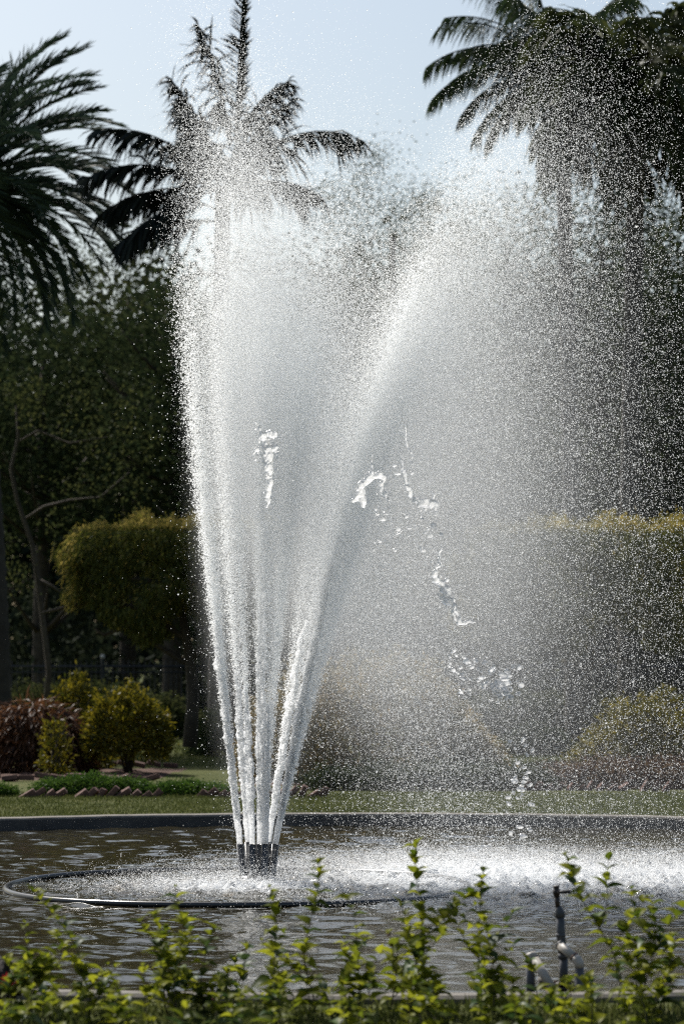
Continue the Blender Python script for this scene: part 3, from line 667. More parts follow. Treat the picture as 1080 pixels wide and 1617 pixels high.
# ------------------------------------------------------------------ the water in the air
g0 = 9.81
VEIL = 1.5
WIND = np.array([1.4, .1, 0.])
JETS = [ # nozzle index, tilt x (rad, + = right), tilt y, speed, weight
 (0, -.108, .02, 12.5, 1.3), (0, -.095, -.03, 12.2, 1.0), (1, -.07, .06, 12.3, .9), (2, -.042, -.05, 12.0, .8), (3, .0, .01, 11.5, 1.0),
 (3, .05, .02, 13.2, .07), (4, .012, -.06, 10.9, .4), (4, .05, .03, 11.2, .7), (3, .085, -.03, 11.3, .7), (5, .12, .02, 11.2, .4), (5, .168, .05, 12.1, .6), (6, .196, .0, 12.6, 1.6), (6, .185, .03, 12.3, .8), (6, .235, -.02, 12.3, 1.0)]
def integrate(p, v, vt, steps, dt, age_stop, kx, r):
    "ballistic flight with drag and wind; returns position and speed at each droplet's own age"
    c = g0 / vt ** 2
    for k in range(steps):
        t = k * dt; act = age_stop > t
        if not act.any(): break
        loose = np.clip((t - .08) / .5, .06, 1)
        rel = v - WIND * min(1, t * 1.2); sp_ = np.linalg.norm(rel, axis=1); rel[:, 0] *= kx
        acc = -rel * (sp_ * c * loose)[:, None]; acc[:, 2] -= g0
        h = np.clip(age_stop - t, 0, dt)[:, None]      # each drop flies exactly to its own age
        v = v + acc * h; p = p + v * h
    return p, v
def spray(n, seed, vt_mu, vt_sig, vspread, aspread, tmax, decay, jets=JETS):
    r = np.random.default_rng(seed); wts = np.array([j[4] for j in jets]); wts = wts / wts.sum()
    ji = r.choice(len(jets), n, p=wts); tx = np.array([j[1] for j in jets])[ji]; ty = np.array([j[2] for j in jets])[ji]; sp_ = np.array([j[3] for j in jets])[ji]
    p0 = np.array([tuple(nozz[j[0]]) for j in jets])[ji]
    ax = tx + r.normal(size=n) * aspread; ay = ty + r.normal(size=n) * aspread * 1.1; s = sp_ * (1 + np.clip(r.normal(size=n), -2.2, 1.5) * vspread)
    v = np.stack([np.sin(ax), np.sin(ay), np.sqrt(np.clip(1 - np.sin(ax) ** 2 - np.sin(ay) ** 2, 0, 1))], 1) * s[:, None]
    p0 = p0 + r.normal(size=(n, 3)) * np.array([.009, .009, .0])
    vt = np.clip(np.exp(r.normal(math.log(vt_mu), vt_sig, n)), 1.2, 12)
    age = r.random(n) ** decay * tmax
    return integrate(p0, v, vt, int(tmax / .03) + 1, .03, age, np.array([4.6, 3.7, 3.0, 1.9, 1.6, 1.1, 1.0])[np.array([j[0] for j in jets])[ji]], r), age, r
def points_object(name, Pn, rad, mat, label, cat):
    me = bpy.data.meshes.new(name); me.vertices.add(len(Pn)); me.vertices.foreach_set('co', Pn.astype(np.float32).ravel())
    a_ = me.attributes.new('rad', 'FLOAT', 'POINT'); a_.data.foreach_set('value', rad.astype(np.float32)); me.update()
    o = link(name, me); me.materials.append(mat)
    ng = bpy.data.node_groups.new(name + '_points', 'GeometryNodeTree')
    ng.interface.new_socket('Geometry', in_out='INPUT', socket_type='NodeSocketGeometry'); ng.interface.new_socket('Geometry', in_out='OUTPUT', socket_type='NodeSocketGeometry')
    gi = ng.nodes.new('NodeGroupInput'); go = ng.nodes.new('NodeGroupOutput'); mp_ = ng.nodes.new('GeometryNodeMeshToPoints')
    na = ng.nodes.new('GeometryNodeInputNamedAttribute'); na.data_type = 'FLOAT'; na.inputs['Name'].default_value = 'rad'
    sm_ = ng.nodes.new('GeometryNodeSetMaterial'); sm_.inputs['Material'].default_value = mat
    L_ = ng.links.new; L_(gi.outputs[0], mp_.inputs['Mesh']); L_(na.outputs['Attribute'], mp_.inputs['Radius']); L_(mp_.outputs[0], sm_.inputs['Geometry']); L_(sm_.outputs[0], go.inputs[0])
    md = o.modifiers.new('points', 'NODES'); md.node_group = ng
    return tag(o, label, cat, kind='stuff')
def above(Pn, *arr):
    ok = (Pn[:, 2] > WZ + .005) & (np.hypot(Pn[:, 0] - PC[0], Pn[:, 1] - PC[1]) < 14)
    return (Pn[ok],) + tuple(a_[ok] for a_ in arr)
# coarse drops thrown by the jets
(p, v), age, r = spray(1100000, 101, 5.4, .3, .05, .014, 2.3, 1.0)
p = p + r.normal(size=p.shape) * (np.clip(.11 * (age - .12), 0, .12) + np.clip(.5 * (age - 1.05), 0, .6))[:, None]; rad = np.exp(r.normal(math.log(.0023), .34, len(p))); ok_ = ((age > .1) | (r.random(len(p)) < .25)) & (r.random(len(p)) < np.clip(1.9 - 1.0 * age, .2, 1) * np.clip(.45 + .7 * age, 0, 1)); p, rad, age = p[ok_], rad[ok_], age[ok_]; p, rad, age = above(p, rad, age)
points_object('jet_spray', p, rad, M_drop, 'bright white drops of the rising and falling jets', 'spray')
# fine mist drifting off them
(p, v), age, r = spray(1200000, 102, 3.2, .3, .075, .02, 2.5, .8)
p = p + r.normal(size=p.shape) * (np.clip(.02 + .2 * (age - .5), .01, .4) + np.clip(.5 * (age - 1.3), 0, .6))[:, None]; ok_ = (age > .15) & (r.random(len(p)) < np.clip(2.6 - 1.45 * age, .12, 1)); p = p[ok_]
rad = np.exp(r.normal(math.log(.0012), .25, len(p))); p, rad = above(p, rad)
points_object('fine_mist', p, rad, M_drop, 'fine grey veil of mist hanging between the plumes', 'mist')
# the finest mist: a continuous veil, its density counted from the same flight of droplets
(p, v), age, r = spray(1300000, 106, 3.0, .3, .06, .016, 2.3, .75)
p = p + r.normal(size=p.shape) * (.03 + np.clip(.25 * (age - .5), 0, .4) + np.clip(.6 * (age - 1.3), 0, .7))[:, None]
wgt = np.clip(2.0 - 1.35 * age, .02, 1) * np.clip(age * 2.2, .0, 1) * (1 + .7 * np.clip((p[:, 0] - .2) / .5, 0, 1) + 1.6 * np.clip((p[:, 0] - .9) / 1.2, 0, 1))
lo = np.array([-2.6, 20.2, WZ + .02]); hi = np.array([4.2, 23.6, 6.3]); NV = np.array([112, 56, 104])
H, _e = np.histogramdd(p, bins=NV, range=list(zip(lo, hi)), weights=wgt)
for ax_ in range(3):
    for _k in range(2): 
        sh = [slice(None)] * 3; Hp = np.pad(H, [(1, 1) if q == ax_ else (0, 0) for q in range(3)], mode='constant')
        a0 = [slice(None)] * 3; a1 = list(a0); a2 = list(a0); a0[ax_] = slice(0, -2); a1[ax_] = slice(1, -1); a2[ax_] = slice(2, None)
        H = .25 * Hp[tuple(a0)] + .5 * Hp[tuple(a1)] + .25 * Hp[tuple(a2)]
H = H / np.percentile(H[H > .3], 96); H = np.minimum(H, 1.6)
H[[0, -1]] = 0; H[:, [0, -1]] = 0; H[:, :, -1] = 0
print('veil optical thickness x density', float((H.sum(1) * (hi[1] - lo[1]) / NV[1]).max()))
me = bpy.data.meshes.new('veil'); nv = int(np.prod(NV)); me.vertices.add(nv)
at_ = me.attributes.new('dens', 'FLOAT', 'POINT'); at_.data.foreach_set('value', H.astype(np.float32).ravel()); me.update()
vo = link('mist_veil', me)
m, n, l = newmat('mist_volume'); o = n.new('ShaderNodeOutputMaterial'); pv = n.new('ShaderNodeVolumePrincipled')
pv.inputs['Color'].default_value = (.97, .98, .99, 1); pv.inputs['Density'].default_value = VEIL; pv.inputs['Anisotropy'].default_value = .6
l.new(pv.outputs[0], o.inputs['Volume'])
ng = bpy.data.node_groups.new('veil_grid', 'GeometryNodeTree')
ng.interface.new_socket('Geometry', in_out='INPUT', socket_type='NodeSocketGeometry'); ng.interface.new_socket('Geometry', in_out='OUTPUT', socket_type='NodeSocketGeometry')
N_ = ng.nodes.new; L_ = ng.links.new; gi = N_('NodeGroupInput'); go = N_('NodeGroupOutput'); vc = N_('GeometryNodeVolumeCube')
vc.inputs['Min'].default_value = lo; vc.inputs['Max'].default_value = hi
for q, nm in enumerate('XYZ'): vc.inputs['Resolution ' + nm].default_value = int(NV[q])
def mth(op, a_, b_=None):
    q = N_('ShaderNodeMath'); q.operation = op
    for k_, x_ in enumerate((a_, b_)):
        if x_ is None: continue
        if isinstance(x_, (int, float)): q.inputs[k_].default_value = x_
        else: L_(x_, q.inputs[k_])
    return q.outputs[0]
sx = N_('ShaderNodeSeparateXYZ'); L_(N_('GeometryNodeInputPosition').outputs[0], sx.inputs[0]); idx = []
for q in range(3):
    t_ = mth('MULTIPLY', mth('SUBTRACT', sx.outputs[q], float(lo[q])), float((NV[q]) / (hi[q] - lo[q])))
    idx.append(mth('MINIMUM', mth('MAXIMUM', mth('FLOOR', t_), 0.0), float(NV[q] - 1)))
ix = mth('ADD', mth('ADD', mth('MULTIPLY', idx[0], float(NV[1] * NV[2])), mth('MULTIPLY', idx[1], float(NV[2]))), idx[2])
si = N_('GeometryNodeSampleIndex'); si.data_type = 'FLOAT'; si.domain = 'POINT'; L_(gi.outputs[0], si.inputs['Geometry'])
na = N_('GeometryNodeInputNamedAttribute'); na.data_type = 'FLOAT'; na.inputs['Name'].default_value = 'dens'; L_(na.outputs['Attribute'], si.inputs['Value']); L_(ix, si.inputs['Index'])
L_(si.outputs['Value'], vc.inputs['Density'])
sm_ = N_('GeometryNodeSetMaterial'); sm_.inputs['Material'].default_value = m; L_(vc.outputs[0], sm_.inputs[0]); L_(sm_.outputs[0], go.inputs[0])
me.materials.append(m); md = vo.modifiers.new('veil', 'NODES'); md.node_group = ng
tag(vo, 'soft pale veil of the finest mist between and right of the plumes', 'mist', kind='stuff')
# scattered rain of larger drops round and beyond the plumes
(p, v), age, r = spray(60000, 103, 5.4, .3, .045, .04, 2.6, .8)
p = p + r.normal(size=p.shape) * .1
rad = np.exp(r.normal(math.log(.0028), .35, len(p))); p, rad = above(p, rad)
points_object('scattered_drops', p, rad, M_drop, 'single glinting drops scattered round the plumes', 'drops')
# heavy drops tearing off the rising jets, bunched
(p, v), age, r = spray(420000, 105, 8.5, .12, .03, .0115, .5, .8)
q_ = p * np.array([7., 7., 5.]) ; ph = np.sin(q_[:, 2] * 5.1 + 6 * np.sin(q_[:, 0] * 4.3)) + np.sin(q_[:, 2] * 11.7 + q_[:, 0] * 19) * .8 + np.sin(q_[:, 0] * 21 + q_[:, 2] * 2)
p = p + r.normal(size=p.shape) * (.004 + .02 * age)[:, None]; ok_ = (age > .015) & (r.random(len(p)) < (.5 + .16 * ph) * np.clip(1.25 - 2.3 * age, 0, 1)) ; p = p[ok_]
rad = np.exp(r.normal(math.log(.0032), .38, len(p))); p, rad = above(p, rad)
points_object('jet_froth', p, rad, M_drop, 'coarse frothy drops clinging to the rising jets', 'spray')
# drops thrown back up where the water lands
r = np.random.default_rng(104); n = 2000000
x = r.uniform(-3.2, 4.6, n); y = r.uniform(18.5, 26, n); ok = r.random(n) < .6 * choppy(x, y) ** 1.2; x, y = x[ok], y[ok]; c_ = choppy(x, y)
z = WZ + .006 + r.exponential(.045, len(x)) * (.4 + c_)
p = np.stack([x, y, z], 1); rad = np.exp(r.normal(math.log(.0014), .45, len(p)))
points_object('landing_splash', p, rad, M_drop, 'low white splash where the falling water beats the pond', 'splash')

# jets' solid lower parts
LJ = ['leftmost white jet leaving the nozzle cluster', 'inner jet just right of the leftmost white jet', 'short front jet left of the middle column', 'straight white column in the middle of the jets',
      'front jet just right of the middle column', 'inner jet hugging the leaning right jet', 'right jet leaning away towards the second plume']
JM = [(0, -.11, .0, 11.9, .16), (1, -.075, .06, 11.6, .12), (2, -.045, -.05, 11.7, .11), (3, .005, .01, 12.4, .24), (4, .012, -.06, 11.2, .1), (5, .15, .05, 11.6, .16), (6, .178, .0, 12.1, .22)]
for (ni, tx, ty, s0, tl), lb in zip(JM, LJ):
    base = nozz[ni]; steps = int(tl / .0008); seg = 20; V = []; d = Vector((math.sin(tx), math.sin(ty), 1)).normalized(); p_ = Vector(); v_ = d * s0
    u = d.cross(Vector((0, 1, 0))).normalized(); w_ = d.cross(u)
    for i in range(steps):
        t = i * .0008; s_ = i / steps; p_ = Vector(d) * s0 * t + Vector((0, 0, -.5 * g0 * t * t)) + Vector((.25 * t * t, 0, 0)); hgt = p_.z
        rb = (.023 + .014 * s_) * (1 - .8 * s_ ** 3)
        wob = .05 * hgt * s_ * .35
        cxo = u * wob * noise.noise(Vector((ni * 3.1, hgt * 4, 0))) + w_ * wob * noise.noise(Vector((ni * 3.1, hgt * 4, 7)))
        for k in range(seg):
            a_ = 2 * math.pi * k / seg; q = Vector((math.cos(a_) * 1.2, math.sin(a_) * 1.2, hgt * 9 + ni * 11))
            nz = noise.fractal(q, 1.0, 2.2, 4); nz2 = noise.noise(Vector((math.cos(a_) * .7, math.sin(a_) * .7, hgt * 22 + ni * 5)))
            nz3 = noise.noise(Vector((math.cos(a_) * 3.5, math.sin(a_) * 3.5, hgt * 70 + ni * 5)))
            rr_ = rb * (1 + (.12 + 1.0 * min(1, hgt * 1.2)) * nz * .9 + (.05 + .6 * s_) * nz2 + (.1 + .5 * min(1, hgt * 2)) * nz3)
            V.append(p_ + cxo + (u * math.cos(a_) + w_ * math.sin(a_)) * max(.002, rr_))
    F = [(i * seg + k, (i + 1) * seg + k, (i + 1) * seg + (k + 1) % seg, i * seg + (k + 1) % seg) for i in range(steps - 1) for k in range(seg)]
    me = smooth(mesh('water_jet', V, F))
    tag(link('water_jet', me, M_froth, None, base), lb, 'water jet', 'jets rising from the nozzle cluster')

# ligaments and blobs of water torn off the jets
def splash(name, label, strands, blobs, Y_, seed, group='torn-off pieces of water'):
    r_ = random.Random(seed); o0 = P(*strands[0][0][0], Y_) if strands else P(*blobs[0][:2], Y_); V = []; F = []
    import bmesh
    ico = bmesh.new(); bmesh.ops.create_icosphere(ico, subdivisions=1, radius=1); iv = [v_.co.copy() for v_ in ico.verts]; iF = [[v_.index for v_ in f.verts] for f in ico.faces]; ico.free()
    def ball(c, rr_, st=(1, 1, 1)):
        n = len(V)
        for v_ in iv: V.append(c + Vector((v_.x * st[0], v_.y * st[1], v_.z * st[2])) * rr_ * r_.uniform(.85, 1.15))
        F.extend([tuple(i + n for i in f) for f in iF])
    for path, rads in strands:
        pts = [P(x_, y_, Y_ + r_.uniform(-.03, .03)) - o0 for x_, y_ in path]
        for i in range(len(pts) - 1):
            L = (pts[i + 1] - pts[i]).length; m_ = max(2, int(L / .006)); 
            for k in range(m_):
                t = k / m_; rr_ = (rads[i] * (1 - t) + rads[i + 1] * t) * PXM * 1.15; c = pts[i].lerp(pts[i + 1], t)
                c += Vector((noise.noise(c * 30), noise.noise(c * 30 + Vector((5, 5, 5))), noise.noise(c * 30 + Vector((9, 1, 3))))) * .018
                rr_ *= 1 + .7 * noise.noise(c * 45 + Vector((seed, 0, 0))); ball(c, max(.0035, rr_))
                if r_.random() < .10: ball(c + Vector((r_.uniform(-1, 1), r_.uniform(-1, 1), r_.uniform(-1, 1))) * rr_ * 2.6, rr_ * .5)
    for x_, y_, rp in blobs: ball(P(x_, y_, Y_ + r_.uniform(-.15, .15)) - o0, rp * PXM, (r_.uniform(.9, 1.6), 1, r_.uniform(.6, 1)))
    me = mesh(name, V, F); me.materials.append(M_splash); o = link(name, me, None, None, o0)
    md = o.modifiers.new('remesh', 'REMESH'); md.mode = 'VOXEL'; md.voxel_size = .0035; md.use_smooth_shade = True
    s_ = o.modifiers.new('smooth', 'SMOOTH'); s_.iterations = 2; s_.factor = .5
    return tag(o, label, 'water splash', group)
YS = NY - 2.7
def blob_mesh(seed):
    import bmesh
    b_ = bmesh.new(); bmesh.ops.create_icosphere(b_, subdivisions=2, radius=1)
    for v_ in b_.verts:
        c = v_.co.copy(); v_.co = c * (1 + .45 * noise.noise(c * 1.1 + Vector((seed * 3.3, 0, 0)))); v_.co.z *= .72
    me = bpy.data.meshes.new('blob'); b_.to_mesh(me); b_.free(); smooth(me); me.materials.append(M_splash); return me
BM = [blob_mesh(i) for i in range(5)]
def blobs(name, label, lst, Y_, seed):
    r_ = random.Random(seed); o0 = P(lst[0][0], lst[0][1], Y_); root = empty(name, o0, label, 'water drops', 'torn-off pieces of water')
    for x_, y_, rp in lst:
        o = bpy.data.objects.new('blob', BM[r_.randrange(5)]); COL.objects.link(o); o.parent = root; q = rp * PXM * 1.1
        o.location = P(x_, y_, Y_ + r_.uniform(-.2, .2)) - o0; o.scale = (q * r_.uniform(.9, 1.6), q, q * r_.uniform(.7, 1.1)); o.rotation_euler = (r_.random() * 6, r_.uniform(-.5, .5), r_.random() * 6)

splash('water_ligament', 'thin twisting thread of water ending in a hooked sheet right of the leaning jet',
       [([(640, 676), (642, 700), (650, 718), (650, 735)], [1, 1.5, 1.3, 1]), ([(632, 722), (636, 745), (642, 768), (652, 785), (668, 792), (690, 800)], [1.5, 2.5, 2.5, 3, 5.5, 5]), ([(684, 776), (687, 800), (688, 815)], [1.5, 3.5, 1]), ([(668, 792), (660, 800)], [4, 3])],
       [(622, 735, 3), (628, 748, 4), (640, 742, 3), (650, 747, 3)], YS, 1)
splash('water_ligament', 'long zigzag strand of water in mid air above the beaten surface',
       [([(697, 862), (694, 880), (690, 895), (684, 905), (693, 920), (703, 930), (706, 945), (716, 955), (722, 968), (726, 980), (752, 984)], [1.5, 2, 2, 4, 4, 5, 5.5, 3, 2.5, 3, 1.5]), ([(692, 938), (704, 948), (714, 950)], [2, 5, 3]), ([(718, 955), (712, 970), (724, 980)], [1.5, 1.8, 2])],
       [(698, 930, 3)], YS - .6, 2)
splash('water_ligament', 'lace of torn water caught in the top of the leaning jet', 
       [([(570, 768), (580, 758), (592, 750), (606, 752), (602, 772), (608, 786)], [5, 6, 4, 4, 3, 2]), ([(586, 720), (588, 742), (580, 758)], [1.2, 2, 3]), ([(560, 790), (570, 775), (575, 800)], [4, 6, 3]), ([(602, 780), (618, 788)], [2, 2])], [(596, 812, 3), (604, 820, 4)], YS, 3)
splash('water_ligament', 'grey clot of water on top of the middle column',
       [([(404, 668), (414, 685), (418, 705), (424, 725), (422, 745), (426, 765), (424, 780), (422, 800)], [1.5, 3, 6, 7, 5, 4, 4, 2]), ([(400, 715), (412, 705), (430, 700), (440, 715)], [2, 3, 5, 3]), ([(410, 690), (424, 684), (436, 688)], [3, 4, 3])], [], YS - .2, 4)
bl = []
rs = random.Random(8)
for i in range(75):
    t = rs.random(); bl.append((715 + 95 * t + rs.gauss(0, 16), 1042 + 55 * t + rs.gauss(0, 14), rs.uniform(1.0, 3.6)))
bl += [(790 + rs.gauss(0, 9), 1082 + rs.gauss(0, 10), rs.uniform(2, 5)) for _ in range(22)]
blobs('water_blobs', 'cluster of flattened water blobs falling at the end of the zigzag strand', bl, YS - .9, 5)
blobs('water_blobs', 'loose round blobs falling between the hooked sheet and the zigzag strand', [(rs.uniform(590, 700), rs.uniform(800, 870), rs.uniform(1, 3.2)) for _ in range(34)], YS, 6)
blobs('water_blobs', 'string of blobs about to hit the pond above the beaten water', [(822 + rs.gauss(0, 9), rs.uniform(1150, 1325), rs.uniform(1, 3.6)) for _ in range(48)], YS - 1.1, 7)

# ------------------------------------------------------------------ riser, pipes and pump by the near edge
YP = 14.0; s_ = YP / FPX
B = Vector((gx(889, YP), YP, WZ)); root = empty('water_riser', B, 'leaning grey riser pipe with a black lever valve by the near edge', 'riser pipe')
def pp(x_, y_, dy=0): return P(x_, y_, YP + dy) - B
MB().tube([pp(890, 1556), pp(889, 1512)], .0215, 20).build('lower_pipe', M_pvcdark, root)
MB().tube([pp(888, 1514), pp(888, 1506)], .0245, 20).build('coupling', M_pvcdark, root)
MB().tube([pp(888, 1507), pp(885, 1478), pp(885, 1476), pp(884, 1445)], [.022, .022, .0225, .021], 20).build('riser_pipe', M_pvcdark, root)
MB().tube([pp(884.5, 1479), pp(884.5, 1474)], .0245, 20).build('coupling', M_pvcdark, root)
MB().tube([pp(884, 1448), pp(883.5, 1441), pp(882, 1435), pp(880.5, 1432)], [.025, .025, .018, .014], 20).build('reducer', M_pvcdark, root)
MB().tube([pp(880.5, 1434), pp(878.5, 1414)], .0125, 16).build('nipple', M_blackiron, root)
vv = MB().tube([pp(878.6, 1417), pp(878.4, 1412), pp(878.3, 1411.5), pp(878.1, 1405.5), pp(878, 1405), pp(877.8, 1401), pp(877.8, 1400.5), pp(877.6, 1398.5)], [.014, .016, .019, .019, .014, .014, .017, .015], 14).build('valve', M_blackiron, root)
MB().tube([pp(880, 1409, -.015), pp(884, 1409, -.03), pp(892, 1408.6, -.03), pp(901, 1408.4, -.03)], [.009, .008, .009, .008], 10).build('lever', M_blackiron, vv)
root = empty('elbow_pipe', pp(883, 1492) + B, 'pale plastic pipe sloping right from the riser to a downward elbow', 'pipe', 'pale plastic pipes by the near edge')
def q2(x_, y_, dy=0): return P(x_, y_, YP + dy) - (pp(883, 1492) + B)
MB().tube([q2(882, 1491, -.03), q2(908, 1513, -.10)], .0215, 20).build('pipe', M_pvc, root)
MB().tube([q2(882.5, 1491.5, -.03), q2(884.5, 1493.2, -.036)], .0245, 20).build('collar', M_pvcdark, root)
MB().tube([q2(905.5, 1510.8, -.095), q2(907.5, 1512.6, -.1)], .0245, 20).build('collar', M_rust, root)
MB().tube([q2(907.5, 1512.6, -.1), q2(911, 1516, -.11), q2(914, 1521, -.115), q2(914.5, 1528, -.115)], [.0235, .024, .024, .0225], 20).build('elbow', M_pvc, root)
MB().tube([q2(914.5, 1527, -.115), q2(914.5, 1600, -.115)], .0215, 20).build('down_pipe', M_pvcdark, root)
b3 = P(839, 1507, YP); root = empty('elbow_pipe', b3, 'pale plastic pipe rising left from the pump to a dark downward pipe', 'pipe', 'pale plastic pipes by the near edge')
def q3(x_, y_, dy=0): return P(x_, y_, YP + dy) - b3
MB().tube([q3(872, 1562, -.06), q3(842, 1512, .02)], .0215, 20).build('pipe', M_pvc, root)
MB().tube([q3(843.6, 1514.6, .016), q3(842.2, 1512.2, .02)], .0245, 20).build('collar', M_pvcdark, root)
MB().tube([q3(842.4, 1512.6, .02), q3(839.5, 1508.5, .025), q3(837, 1509.5, .03), q3(836, 1516, .03)], [.0235, .0235, .0235, .0225], 20).build('elbow', M_pvc, root)
MB().tube([q3(836, 1515, .03), q3(838, 1592, .03)], .021, 20).build('down_pipe', M_pvcdark, root)
b4 = Vector((gx(886, YP), YP, WZ)); root = empty('pump', b4, 'rusty round pump casing with a bolted flange under the riser', 'pump')
def q4(x_, y_, dy=0): return P(x_, y_, YP + dy) - b4
MB().tube([q4(885, 1600), q4(885, 1568), q4(885, 1567), q4(885, 1565)], [.062, .062, .075, .075], 28).build('casing', M_rust, root)
MB().tube([q4(890, 1562), q4(890, 1558)], [.058, .058], 28).build('flange', M_blackiron, root)
MB().tube([q4(890, 1555.5), q4(890, 1551.5)], [.05, .05], 28).build('flange', M_blackiron, root)
for k in range(8):
    a_ = k * math.pi / 4 + .2; c = q4(890, 1557) + Vector((math.cos(a_) * .046, math.sin(a_) * .046, 0))
    MB().tube([c + Vector((0, 0, -.02)), c + Vector((0, 0, .024))], .0065, 6).build('bolt', M_rust, root, sm=False)
MB().tube([q4(850, 1553, .1), q4(858, 1552, .1), q4(866, 1554, .1)], [.03, .034, .03], 8).build('cap_block', M_kerb, root)

# dark stump at the bottom left with a red bloom in front
b5 = P(8, 1540, 13.2); b5.z = 0; root = None
V = []; F = []
import bmesh
bm_ = bmesh.new(); bmesh.ops.create_icosphere(bm_, subdivisions=4, radius=1)
for v_ in bm_.verts:
    c = v_.co.copy(); n1 = noise.fractal(c * 1.6 + Vector((3, 1, 2)), 1, 2, 4)
    v_.co = Vector((c.x * .10 * (1 + .5 * n1), c.y * .10 * (1 + .4 * n1), .09 + c.z * .11 * (1 + .35 * n1)))
me = bpy.data.meshes.new('stump'); bm_.to_mesh(me); bm_.free(); smooth(me)
tag(link('dark_stump', me, M_rock, None, (b5.x - .01, 13.2, .04)), 'black knobbly stump at the left edge behind the lantana', 'stump')

# ------------------------------------------------------------------ foreground lantana row
def leaf_mesh(seed, mat, L=1.0, W=.52):
    r_ = random.Random(seed); n = 6; V = []; F = []
    curl = r_.uniform(.35, .9); fold = r_.uniform(.12, .32); tw = r_.uniform(-.25, .25)
    for i in range(n + 1):
        s = i / n; wd = W / 2 * (math.sin(math.pi * min(1, s * 1.02 + .02) ** .72)) * (1.0 if s < .97 else .1) + .006
        x_ = L * s; z_ = .12 * L * math.sin(s * 2.2) - curl * L * s ** 2.2 * .5
        for j in (-1, 0, 1):
            V.append((x_ - (.05 * abs(j) if 0 < s < 1 else 0), j * wd, z_ + abs(j) * wd * fold * 2 + tw * j * wd * s + (r_.uniform(-.012, .012) if j else 0)))
    for i in range(n):
        for j in range(2): F.append((i * 3 + j, i * 3 + j + 1, (i + 1) * 3 + j + 1, (i + 1) * 3 + j))
    me = smooth(mesh('leaf', V, F)); me.materials.append(mat); return me
LM = [leaf_mesh(i, M_lant) for i in range(6)] + [leaf_mesh(20 + i, M_lantd) for i in range(2)]
def head_mesh(seed, mat):
    r = np.random.default_rng(seed); n = 34; D = unit(r.normal(size=(n, 3)) + np.array([0, 0, .4])); V, F = leaves(D * .35, D + r.normal(size=D.shape) * .4, .7, .45, r=r)
    me = mesh('flower_head', V, F); me.materials.append(mat); return me
HM = [head_mesh(1, M_bud), head_mesh(2, M_bud), head_mesh(3, M_white)]
def lantana(x, y, h, label, seed, lean=(0, 0), n_nodes=None, group=None, sz=1.0):
    r_ = random.Random(seed); root = empty('lantana_plant', (x, y, 0), label, 'plant', group or 'lantana plants along the near edge')
    mb = MB(); stems = []
    def stem(b0, d, L, r0, lv):
        n = max(4, int(L / .05)); pts = [Vector(b0)]; cur = Vector(d).normalized()
        for i in range(n):
            cur = (cur + Vector((r_.gauss(0, .13), r_.gauss(0, .13), .05 if lv else .03))).normalized(); pts.append(pts[-1] + cur * L / n)
        mb.tube(pts, [r0 * (1 - .7 * i / n) for i in range(n + 1)], 5); stems.append((pts, lv)); return pts
    main = stem((0, 0, 0), (lean[0], lean[1], 1), h, .0042, 0)
    for k in range(r_.randint(1, 2) if h > .62 else r_.randint(2, 3) if h > .3 else 1):
        i = r_.randint(1, max(1, int(len(main) * .6))); a_ = r_.uniform(0, 6.28)
        stem(main[i], (math.cos(a_) * .9, math.sin(a_) * .9, 1), h * r_.uniform(.3, .55), .0028, 1)
    mb.build('stem', M_stem, root)
    for pts, lv in stems:
        tot = sum((pts[i + 1] - pts[i]).length for i in range(len(pts) - 1)); dist = 0; nxt = .03 if lv else h * .15; az = r_.uniform(0, 6.28)
        for i in range(len(pts) - 1):
            sg = (pts[i + 1] - pts[i]).length
            while nxt < dist + sg:
                p_ = pts[i].lerp(pts[i + 1], (nxt - dist) / sg); up_ = nxt / tot; az += math.pi / 2 + r_.uniform(-.3, .3)
                L = (.116 - .048 * up_ ** 2) * r_.uniform(.7, 1.15) * sz
                for sgn in (0, math.pi):
                    if r_.random() < .12: continue
                    o = bpy.data.objects.new('leaf', LM[r_.randrange(6) if r_.random() > .14 else 6 + r_.randrange(2)]); COL.objects.link(o); o.parent = root
                    o.location = p_; o.scale = (L, L * r_.uniform(.85, 1.15), L)
                    o.rotation_euler = (r_.uniform(-.4, .4), -(.15 + .5 * up_) + r_.uniform(-.35, .45), az + sgn + r_.uniform(-.2, .2))
                nxt += r_.uniform(.039, .062) * (1.1 - .35 * up_)
            dist += sg
        tip = pts[-1]
        for k in range(3):
            o = bpy.data.objects.new('leaf', LM[r_.randrange(6)]); COL.objects.link(o); o.parent = root; L = r_.uniform(.02, .032)
            o.location = tip; o.scale = (L, L, L); o.rotation_euler = (0, -r_.uniform(.5, 1.1), k * 2.1 + r_.random())
        if r_.random() < .16 and lv:
            o = bpy.data.objects.new('flower_head', HM[r_.randrange(3)]); COL.objects.link(o); o.parent = root; s1 = r_.uniform(.008, .014); o.location = tip; o.scale = (s1,) * 3
    return root
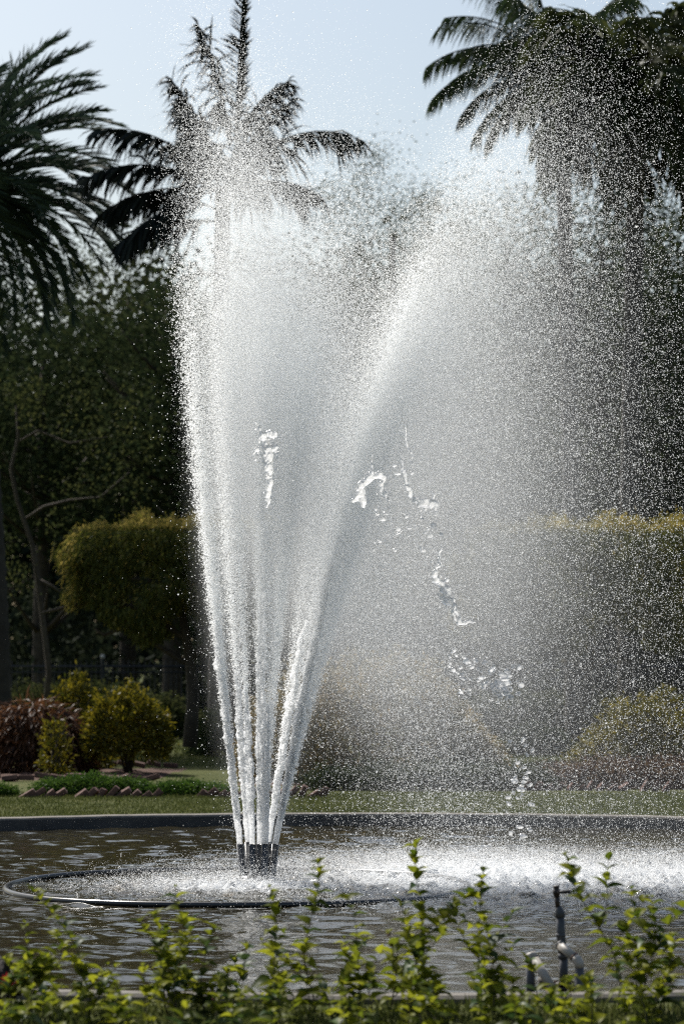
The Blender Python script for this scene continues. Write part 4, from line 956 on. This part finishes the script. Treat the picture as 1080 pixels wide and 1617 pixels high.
TALL = [(622, 1312, 12.9, 'tallest lantana shoot, its tip standing over the middle of the pond'), (945, 1328, 12.8, 'tall lantana shoot just right of the black lever valve'),
 (155, 1375, 12.7, 'tall lantana shoot below the left end of the pipe ring'), (288, 1378, 12.9, 'tall lantana shoot left of the nozzle cluster, over the front of the pipe ring'),
 (482, 1356, 12.8, 'bushy tall lantana shoot right below the nozzle cluster'), (752, 1362, 12.9, 'tall lantana shoot below the right end of the pipe ring'),
 (1000, 1410, 12.6, 'dense lantana shoot nearest the right edge'), (60, 1452, 12.6, 'lantana shoot beside the black stump'), (420, 1392, 12.6, 'thin lantana shoot in front of the base of the nozzle cluster'),
 (565, 1415, 12.7, 'lantana shoot just left of the tallest one'), (660, 1425, 12.6, 'lantana shoot just right of the tallest one'),
 (240, 1425, 12.8, 'lantana shoot with pale leaves between two taller ones at the left'), (352, 1465, 12.7, 'shorter lantana shoot between the left plume shoots and the middle'), (768, 1450, 12.6, 'lantana shoot left of the pale sloping pipe')]
for i, (px, py, Y_, lb) in enumerate(TALL):
    t = P(px, py, Y_); lx = random.Random(i + 3).uniform(-.2, .2); lantana(t.x - lx * t.z, Y_, t.z * 1.01, lb, 200 + i, (lx, 0), sz=1.0)
rq = random.Random(77); k = 0
for row, (Y_, ylo, yhi, cnt) in enumerate(((13.1, 1470, 1550, 15), (12.7, 1495, 1575, 18), (12.3, 1525, 1600, 18), (11.95, 1555, 1615, 16))):
    for i in range(cnt):
        px = -20 + 1120 * (i + rq.uniform(.1, .9)) / cnt; py = rq.uniform(ylo, yhi)
        if 780 < px < 945 and py < 1590: py = rq.uniform(1592, 1612)
        t = P(px, py, Y_); lantana(t.x, Y_ + rq.uniform(-.12, .12), max(.18, t.z), 'leafy green lantana plant in the low thick part of the near row', 400 + k, (rq.uniform(-.15, .15), rq.uniform(-.1, .1)), group='low lantana plants of the near row'); k += 1
# red bloom
b6 = P(14, 1548, 12.6); root = empty('red_flower', (b6.x, 12.6, 0), 'single dark red bloom at the left edge in front of the black stump', 'flower')
MB().tube([(0, 0, 0), (.01, 0, b6.z * .5), (0, 0, b6.z)], [.003, .0025, .002], 5).build('stem', M_stem, root)
r = np.random.default_rng(3); D = unit(r.normal(size=(40, 3))); V, F = leaves(D * .012, D, .026, .022, r=r); link('petals', mesh('petals', V, F), M_red, root, (0, 0, b6.z))
